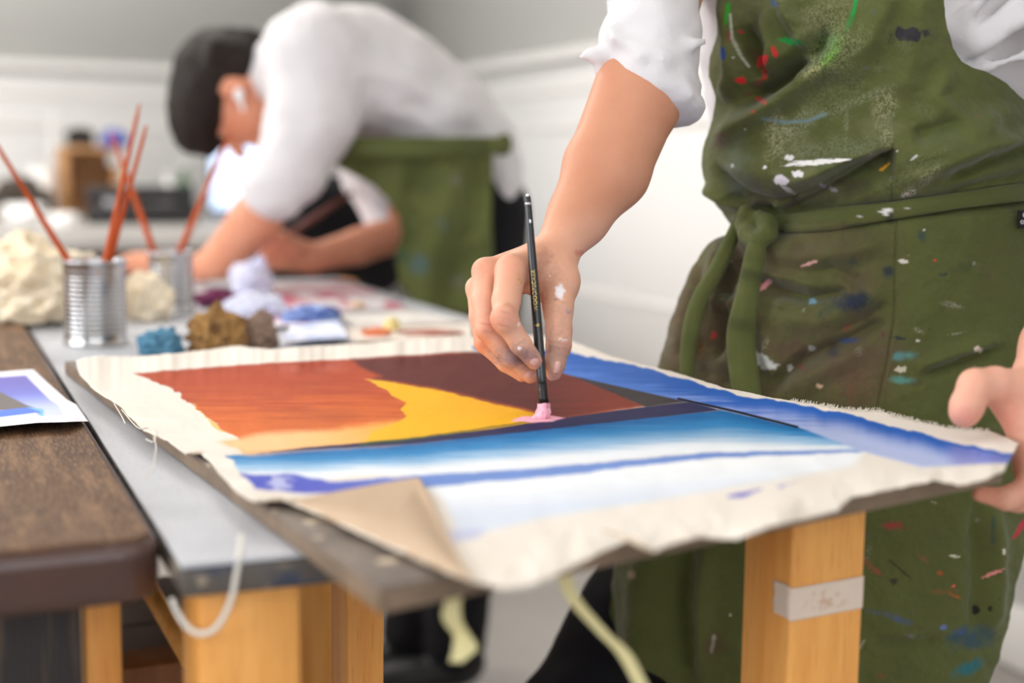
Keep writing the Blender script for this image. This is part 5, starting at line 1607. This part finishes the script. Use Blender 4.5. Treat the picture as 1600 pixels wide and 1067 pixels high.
for c0, sgn in ((8, -1), (-9, 1)):
    q0 = APP[0, c0]
    pts = spline([q0 + np.array([0, .004, -.03]), q0 + np.array([0, -.006, .02]), (q0 + np.array([.365, 1.40, 1.46])) / 2 + np.array([sgn * .012, -.028, .03]), np.array([.365 + sgn * .066, 1.475, 1.475]), np.array([.372 + sgn * .05, 1.560, 1.49]), np.array([.375, 1.585, 1.485])], 40)
    v_, f_ = tube(pts, .011, 10, True, .22)
    mesh('neck_strap', v_, f_, M['apron'], AP, True, np.broadcast_to(lin((80, 86, 44)), (len(v_), 3)))
def apt(px, py, off=.004):
    i = np.argmin((APX - px) ** 2 + (APY - py) ** 2)
    i, j = np.unravel_index(i, APX.shape)
    p = APP[i, j]
    d = p - CAMP
    d /= np.linalg.norm(d)
    q = ray(np.float64(px), np.float64(py))
    q = q / np.linalg.norm(q)
    return CAMP + q * (np.linalg.norm(p - CAMP) - off)
def band(name, pts, wpx, off, thick=.0025, n=70, m=11, crown=.003, parent=None, seed=1, offs=None):
    c = spline(np.array(pts, float), n)
    tg = np.gradient(c, axis=0)
    tg /= np.linalg.norm(tg, axis=1, keepdims=True)
    nr = np.stack([-tg[:, 1], tg[:, 0]], -1)
    w = np.interp(np.linspace(0, 1, n), np.linspace(0, 1, len(wpx)), wpx)
    P = np.zeros((n, m, 3))
    PX = np.zeros((n, m, 2))
    of = np.full(n, off) if offs is None else np.interp(np.linspace(0, 1, n), np.linspace(0, 1, len(offs)), offs)
    for i in range(n):
        base = np.array([apt(*(c[i] + nr[i] * w[i] * k), 0) for k in (-.5, 0, .5)])
        dm = np.linalg.norm(base - CAMP, axis=1).min()
        for j, k in enumerate(np.linspace(-.5, .5, m)):
            q = c[i] + nr[i] * w[i] * k
            r_ = ray(q[0], q[1])
            r_ = r_ / np.linalg.norm(r_)
            wob = .0012 * fbm(np.array([i * .09]), np.array([k * 4.]), seed=seed)[0]
            P[i, j] = CAMP + r_ * (dm - of[i] - crown * (1 - (2 * k) ** 2) - wob)
            PX[i, j] = q
    for _ in range(3):
        P[1:-1] = .5 * P[1:-1] + .25 * (P[:-2] + P[2:])
    col = apron_cols(PX[..., 0] + 0., PX[..., 1] + 0., name == 'tie_tail')
    N = gnormals(P)
    return sheet(name, P, thick, M['apron'], parent or AP, col, flip=N[n // 2, m // 2, 1] > 0, back=lin((72, 78, 44)))
band('waist_tie', [(1196, 350), (1250, 347), (1310, 339), (1400, 328), (1500, 313), (1640, 294)], [22, 30, 32, 28, 26, 30], .004, seed=2)
band('waist_tie', [(1225, 358), (1300, 352), (1370, 340), (1430, 331), (1490, 322)], [14, 16, 14, 12, 5], .003, seed=3)
# knot and hanging tails
band('tie_tail', [(1186, 362), (1180, 400), (1168, 460), (1158, 520), (1162, 580), (1176, 660)], [24, 34, 36, 46, 46, 42], .014, crown=.005, seed=4)
band('tie_tail', [(1158, 338), (1140, 380), (1118, 425), (1092, 470), (1078, 520), (1074, 575), (1074, 640)], [20, 24, 26, 26, 24, 22], .016, crown=.003, seed=5)
def knot():
    S = SDF(apt(1180, 350) - .06, apt(1180, 350) + .06, .0018)
    k = lambda px, py, o, r: (apt(px, py, o), r)
    def chn(js, kk=.003):
        pr = [apt(a, b, o) for a, b, o, r in js]
        S.chain(pr, [r for a, b, o, r in js], kk)
    chn([(1164, 332, .010, .008), (1163, 350, .016, .0105), (1170, 368, .018, .011), (1184, 376, .018, .010)])
    T = S.like()
    T.chain([apt(1184, 376, .016), apt(1198, 366, .020), apt(1198, 348, .018), apt(1188, 338, .012)], [.010, .011, .010, .007], .003)
    S.merge(T, .0015)
    T = S.like()
    T.chain([apt(1176, 340, .010), apt(1186, 352, .013), apt(1210, 352, .008)], [.008, .009, .006], .003)
    S.merge(T, .0015)
    S.grow(lambda x, y, z: fbm(x * 90, y * 90, z * 60, 15, 3), .002)
    V, Q = S.nets()
    V = relax(V, Q, 1, .5)
    x, y = proj(V)
    mesh('knot', V, Q, M['apron'], AP, True, apron_cols(x, y, True))
knot()
# black woven tag at the right edge of the waist
def woven_tag():
    px0, px1, py0, py1 = 1591, 1618, 328, 357
    P = np.zeros((6, 6, 3))
    for i, a in enumerate(np.linspace(0, 1, 6)):
        for j, b in enumerate(np.linspace(0, 1, 6)):
            P[i, j] = apt(px0 + (px1 - px0) * b, py0 + (py1 - py0) * a, .006)
    N = gnormals(P)
    o = sheet('woven_tag', P, .001, M['tagblack'], AP, None, flip=N[3, 3, 1] > 0)
    o['label'] = 'black woven tag with white lettering'
    for cx, cy, rr, pts in ((1602, 336, 3.2, 14), (1597.5, 347, 2.4, 12)):
        a = np.linspace(0.5, 2 * pi - (.6 if rr > 3 else 0) , pts)
        V, f = tube([apt(cx + rr * cos(q), cy + rr * 1.0 * sin(q), .0075) for q in a], .0005, 5)
        mesh('lettering', V, f, M['white'], o)
    V, f = tube([apt(1599.5, 347.5, .0075), apt(1606, 348.5, .0075)], .0005, 5)
    mesh('lettering', V, f, M['white'], o)
woven_tag()

# ---- the brush held in the right hand
def held_brush():
    tip, top = atpl(851, 654, BQ, BN, .0035), at(824, 303, 1.240)
    root = thing('artist_brush', 'black paintbrush with gold lettering held upright in the painter\'s hand', 'paintbrush', tip)
    L = np.linalg.norm(top - tip)
    d = (top - tip) / L
    def pt(s):
        return tip + d * s
    fe0, fe1 = .013, .030
    s = np.array([fe1 - .001, fe1 + .004, .06, .10, .15, L - .006, L - .002, L])
    r = np.array([.0034, .0042, .0043, .0041, .0035, .0027, .0024, .0012])
    ss = np.linspace(s[0], L, 60)
    V, f = tube([pt(q) for q in ss], np.interp(ss, s, r), 20)
    mesh('handle', V, f, M['lacquer'], root)
    V, f = tube([pt(q) for q in (fe0, .018, .024, fe1, fe1 + .0006)], [.0048, .0043, .0042, .0043, .0038], 20)
    mesh('ferrule', V, f, M['ferrule'], root)
    # bristles loaded with pink paint
    S = SDF(tip - .02, tip + .025, .0008)
    ax = np.stack(axes_from(d, (1, 0, 0)))
    S.ell(pt(.0080), (.0085, .0052, .0045), ax, .003)
    S.ell(pt(.0045) - np.array([.0012, 0, 0]), (.0060, .0062, .0044), ax, .003)
    S.ell(tip + np.array([-.004, -.001, .001]), (.0070, .004, .0022), np.eye(3), .003)
    S.ell(pt(.012), (.004, .0050, .0044), ax, .002)
    S.grow(lambda x, y, z: fbm(x * 500, y * 500, z * 160, 16, 3), .0014)
    V, Q = S.nets()
    mesh('bristles', V, Q, M['pink'], root)
    rr = lambda q: float(np.interp(q, s, r))
    for s0, ln in ((L - .010, .0022),):
        V, f = tube([pt(s0), pt(s0 + ln)], [rr(s0) + .0002] * 2, 16)
        mesh('metal_band', V, f, M['silver'], root)
    def fleck(sv, ang, a, b):
        view = -ray(830., 450.)
        e = view - d * (view @ d)
        e /= np.linalg.norm(e)
        sd = np.cross(d, e)
        nrm = e * cos(ang) + sd * sin(ang)
        S = SDF(pt(sv) - .008, pt(sv) + .008, .0006)
        S.ell(pt(sv) + nrm * rr(sv), (a, b, .0006), np.stack([d, np.cross(nrm, d), nrm]), .0005)
        V, Q = S.nets()
        mesh('paint_fleck', V, Q, M['white'], root)
    fleck(L - .0245, .2, .0020, .0012)
    fleck(L - .0015, 0, .0016, .0018)
    # gold lettering bent round the handle
    def lettering(body, size, s0):
        cu = bpy.data.curves.new('txt', 'FONT')
        cu.body = body
        cu.size = size
        cu.extrude = 0
        cu.space_character = 1.08
        ob = bpy.data.objects.new('txt', cu)
        COL.objects.link(ob)
        dg = bpy.context.evaluated_depsgraph_get()
        me = bpy.data.meshes.new_from_object(ob.evaluated_get(dg))
        bpy.data.objects.remove(ob)
        view = -ray(832., 450.)
        e = view - d * (view @ d)
        e /= np.linalg.norm(e)
        sd = np.cross(d, e)          # to the viewer's left when d is up
        co = np.array([v.co[:] for v in me.vertices])
        h = .72 * size
        out = []
        for X, Y, _ in co:
            q = s0 + X
            rad = rr(q) + .00012
            # text runs up the handle; letter tops point left
            ang = (Y - h / 2) / rad + .12
            sgn = 1 if ray(832., 450.) @ np.cross(sd, d) > 0 else 1
            out.append(pt(q) + e * rad * cos(ang) + sd * rad * sin(ang) * LEFT)
        mesh('lettering', np.array(out), [list(p.vertices) for p in me.polygons], M['gold'], root, False)
        bpy.data.meshes.remove(me)
    view = -ray(832., 450.)
    e = view - d * (view @ d)
    sd = np.cross(d, e)
    LEFT = 1 if sd[0] < 0 else -1
    lettering('WOODPECKER', .0049, .0925)
    lettering('6', .0056, .079)
held_brush()

# ================================================================== person B, bending over the rear table
PB = thing('person', 'dark haired person in white shirt and green apron bending low over the rear worktable', 'person', at(700, 1090, 2.9) * np.array([1, 1, 0]))
YB = 2.86
S = SDF((-.90, 2.45, .60), (.20, 3.25, 1.55), .006)
hb = S.like()
hcB = at(366, 150, YB)
fB, uB = (-.12, -.10, -.98), (-.97, 0., .16)
HB = head_sdf(hb, hcB, fB, uB, 1.02)
ch(hb, [(378, 128, YB, 44), (450, 120, YB, 46), (520, 120, YB, 60)], .03)
arm = S.like()
ch(arm, [(480, 180, 2.68, 40), (432, 292, 2.63, 34), (398, 345, 2.64, 40), (345, 405, 2.70, 30), (318, 418, 2.75, 22)], .01)
ch(arm, [(318, 418, 2.75, 22), (270, 417, 2.78, 21), (215, 412, 2.78, 19)], .01)
for i in range(4):
    ch(arm, [(250, 416 - i * 3, 2.77 + i * .015, 13), (200 - i * 3, 408 + i * 2, 2.77 + i * .018, 11), (180, 420, 2.77 + i * .02, 9)], .004)
ch(arm, [(600, 300, 3.0, 34), (625, 362, 2.95, 30), (560, 385, 2.92, 28), (485, 404, 2.87, 22)], .01)
ch(arm, [(485, 404, 2.87, 24), (440, 392, 2.85, 32)], .01)
for i in range(4):
    ch(arm, [(446 - i * 2, 376 + i * 11, 2.83, 14), (418, 378 + i * 10, 2.82, 13), (420, 390 + i * 8, 2.86, 11)], .003)
ch(arm, [(462, 392, 2.82, 14), (434, 372, 2.80, 12)], .004)
hb.merge(arm, .006)
ch(hb, [(725, 215, 2.87, 36), (640, 160, YB, 50), (540, 120, YB, 62)], .03, .75)
V, Q = hb.nets()
V = relax(V, Q, 1)
cb = face_cols(V, skin_cols(V, (220, 150, 118), seed=6), HB, 1.02)
bx_, by_ = proj(V)
for q in ((370, 150, 16, 20, (206, 110, 84), .5, 1), (435, 388, 40, 24, (206, 120, 100), .5, 1), (360, 200, 40, 20, (204, 118, 84), .4, 1)):
    cb = hand_spot(cb, bx_, by_, q[0], q[1], q[2], q[3], q[4], q[5], q[6])
mesh('body', V, Q, M['skin'], PB, True, cb)
# shirt
s1 = S.like()
ch(s1, [(745, 228, 2.88, 58), (690, 180, 2.87, 72), (620, 140, YB, 86), (555, 118, YB, 102), (498, 106, YB, 92)], .03, .68)
ch(s1, [(455, 116, YB, 56), (428, 122, YB, 52)], .03)
ch(s1, [(496, 92, 2.72, 84), (490, 180, 2.68, 68), (455, 262, 2.64, 55), (428, 300, 2.625, 46)], .02)
fa = at(395, 345, 2.64) - at(450, 255, 2.64)
A3 = np.stack(axes_from(fa, (0, -1, 0)))
s1.ell(at(421, 304, 2.625), (.028, .060, .060), A3, .01)
ch(s1, [(560, 190, 3.02, 60), (585, 280, 3.0, 46), (608, 345, 2.97, 36)], .02)
s1.ell(at(612, 352, 2.965), (.05, .05, .04), None, .01)
ch(s1, [(745, 228, 2.88, 58), (772, 290, 2.90, 46)], .02, .7)
s1.ell(at(790, 290, 2.88), (.036, .10, .078), None, .02)
s1.grow(lambda x, y, z: fbm(x * 14 + z * 8, y * 14, z * 20, 18, 3), .012)
V, Q = s1.nets()
mesh('shirt', relax(V, Q, 1), Q, M['shirt'], PB)
# hair with a hanging fringe
s2 = S.like()
A4 = np.stack(axes_from(fB, uB))
s2.ell(at(346, 112, YB), (.088, .090, .092), A4, .01)
s2.ell(HB(.02, .055, 0), (.104, .070, .092), A4, .02)
s2.ell(at(312, 150, YB), (.110, .052, .088), A4, .02)
s2.cap(at(300, 175, YB - .03), at(326, 236, YB - .02), .038, .012, .02).cap(at(300, 175, YB + .04), at(322, 228, YB + .04), .038, .014, .02)
s2.cap(at(390, 95, YB), at(412, 110, YB), .06, .05, .02)
s2.ell(at(384, 190, 2.76), (.060, .058, .05), A4, .012, sub=True)
s2.ell(at(372, 152, 2.765), (.034, .026, .05), A4, .008, sub=True)
s2.grow(lambda x, y, z: fbm(x * 36, y * 36, z * 20, 24, 3), .012)
V, Q = s2.nets()
mesh('hair', relax(V, Q, 1), Q, M['hair'], PB)
S3 = SDF(at(372, 152, 2.78) - .03, at(372, 152, 2.78) + .03, .003)
S3.ell(at(373, 148, 2.772), (.010, .008, .014), None, .004).cap(at(374, 150, 2.768), at(380, 172, 2.768), .0045, .004, .003)
V, Q = S3.nets()
mesh('earbud', relax(V, Q, 1), Q, M['earbud'], PB)
# trousers and shoes
S = SDF((-.35, 2.55, .04), (.20, 3.25, 1.18), .009)
S.ell(at(755, 320, 2.93), (.075, .12, .12), None, .03)
fB1, fB2 = at(640, 1062, 2.95), at(712, 1066, 2.88)
for hp, kn, ft in ((at(745, 330, 2.98), at(700, 680, 3.0), fB1), (at(750, 330, 2.86), at(735, 680, 2.86), fB2)):
    ft = np.array([ft[0], ft[1], .09])
    S.chain([hp, kn, ft], [.098, .078, .062], .03)
S.ell(at(785, 380, 2.92), (.05, .10, .08), None, .03)
S.grow(lambda x, y, z: fbm(x * 14, y * 14, z * 16, 32, 3), .012)
V, Q = S.nets()
mesh('trousers', relax(V, Q, 1), Q, M['black'], PB)
shoe(fB1, (-1, -.3), PB)
shoe(fB2, (-1, -.3), PB)
# apron
def apron_b():
    L = [(214, 506), (240, 514), (262, 530), (277, 560), (290, 584), (310, 604), (340, 624), (365, 628), (395, 618), (450, 625), (473, 648), (486, 690), (492, 722)]
    Rr = [(214, 792), (226, 790), (240, 770), (300, 768), (350, 768), (400, 771), (440, 762), (470, 748), (486, 738), (492, 730)]
    rows = np.linspace(214, 492, 120)
    n = 80
    xl, xr = ilerp(rows, L)[:, None], ilerp(rows, Rr)[:, None]
    t = np.linspace(0, 1, n)[None]
    x = xl + (xr - xl) * t
    y = rows[:, None] + 0 * x
    y = y + 8 * sstep(560, 500, x) * (y < 240)
    s = np.clip((x - 660) / 150, -1, 1)
    dep = 2.80 - .09 * np.sqrt(1 - s * s * .96) + .05 * sstep(300, 480, y) - .02 * sstep(300, 220, y) + .012 * np.sin(x / 14 + y / 60)
    P = at(x, y, dep)
    P[..., 1] += .010 * fbm(x / 30, y / 40, seed=83)
    col = np.broadcast_to(lin((98, 104, 56)), P.shape).copy()
    k = np.clip(fbm(x / 40, y / 40, seed=84) * 1.3 + .2, 0, 1)[..., None]
    col = col * (1 - .4 * k) + lin((66, 78, 46)) * .4 * k
    for px, py, r, c in ((655, 415, 18, (80, 110, 120)), (712, 282, 12, (130, 126, 110)), (718, 440, 14, (120, 120, 100)), (630, 400, 12, (60, 96, 80)), (690, 350, 14, (96, 110, 90))):
        m = (.6 * sstep(1.2, .4, np.hypot(x - px, y - py) / r + .4 * fbm(x / 9, y / 9, seed=px)))[..., None]
        col = col * (1 - m) + lin(c) * m
    N = gnormals(P)
    o = sheet('apron', P, .002, M['apron'], PB, col, flip=N[60, 40, 1] > 0, back=lin((70, 76, 42)))
    o['label'] = 'olive green apron hanging from the bent waist'
    pts = [at(508, 226, 2.70), at(600, 232, 2.66), at(700, 232, 2.67), at(770, 228, 2.74), at(792, 222, 2.82)]
    c = spline(pts, 50)
    P = np.stack([c + np.array([0, -.004, dz]) for dz in np.linspace(-.016, .016, 6)], 1)
    N = gnormals(P)
    sheet('waist_tie', P, .003, M['apron'], o, np.broadcast_to(lin((84, 90, 48)), P.shape), flip=N[25, 3, 1] > 0)
    v_, f_ = tube(spline([at(780, 224, 2.74), at(790, 216, 2.73), at(792, 232, 2.73), at(782, 236, 2.74)], 20), .010, 8)
    kn = mesh('knot', v_, f_, M['apron'], o, True, np.broadcast_to(lin((84, 90, 48)), (len(v_), 3)))
apron_b()
# the brush in the far hand
a_, b_ = at(552, 300, 2.84), at(392, 404, 2.83)
rb = thing('brown_brush', 'brown handled brush held in the bending person\'s fist', 'paintbrush', b_)
dd = b_ - a_
V, f = tube([a_, a_ + dd * .3, a_ + dd * .75], [.004, .007, .006], 12)
mesh('handle', V, f, M['brownbrush'], rb)
V, f = tube([a_ + dd * .745, a_ + dd * .9], [.0065, .0065], 12)
mesh('ferrule', V, f, M['silver'], rb)
V, f = tube([a_ + dd * .895, a_ + dd * .96, b_], [.0065, .0065, .002], 10)
mesh('bristles', V, f, M['hair'], rb)
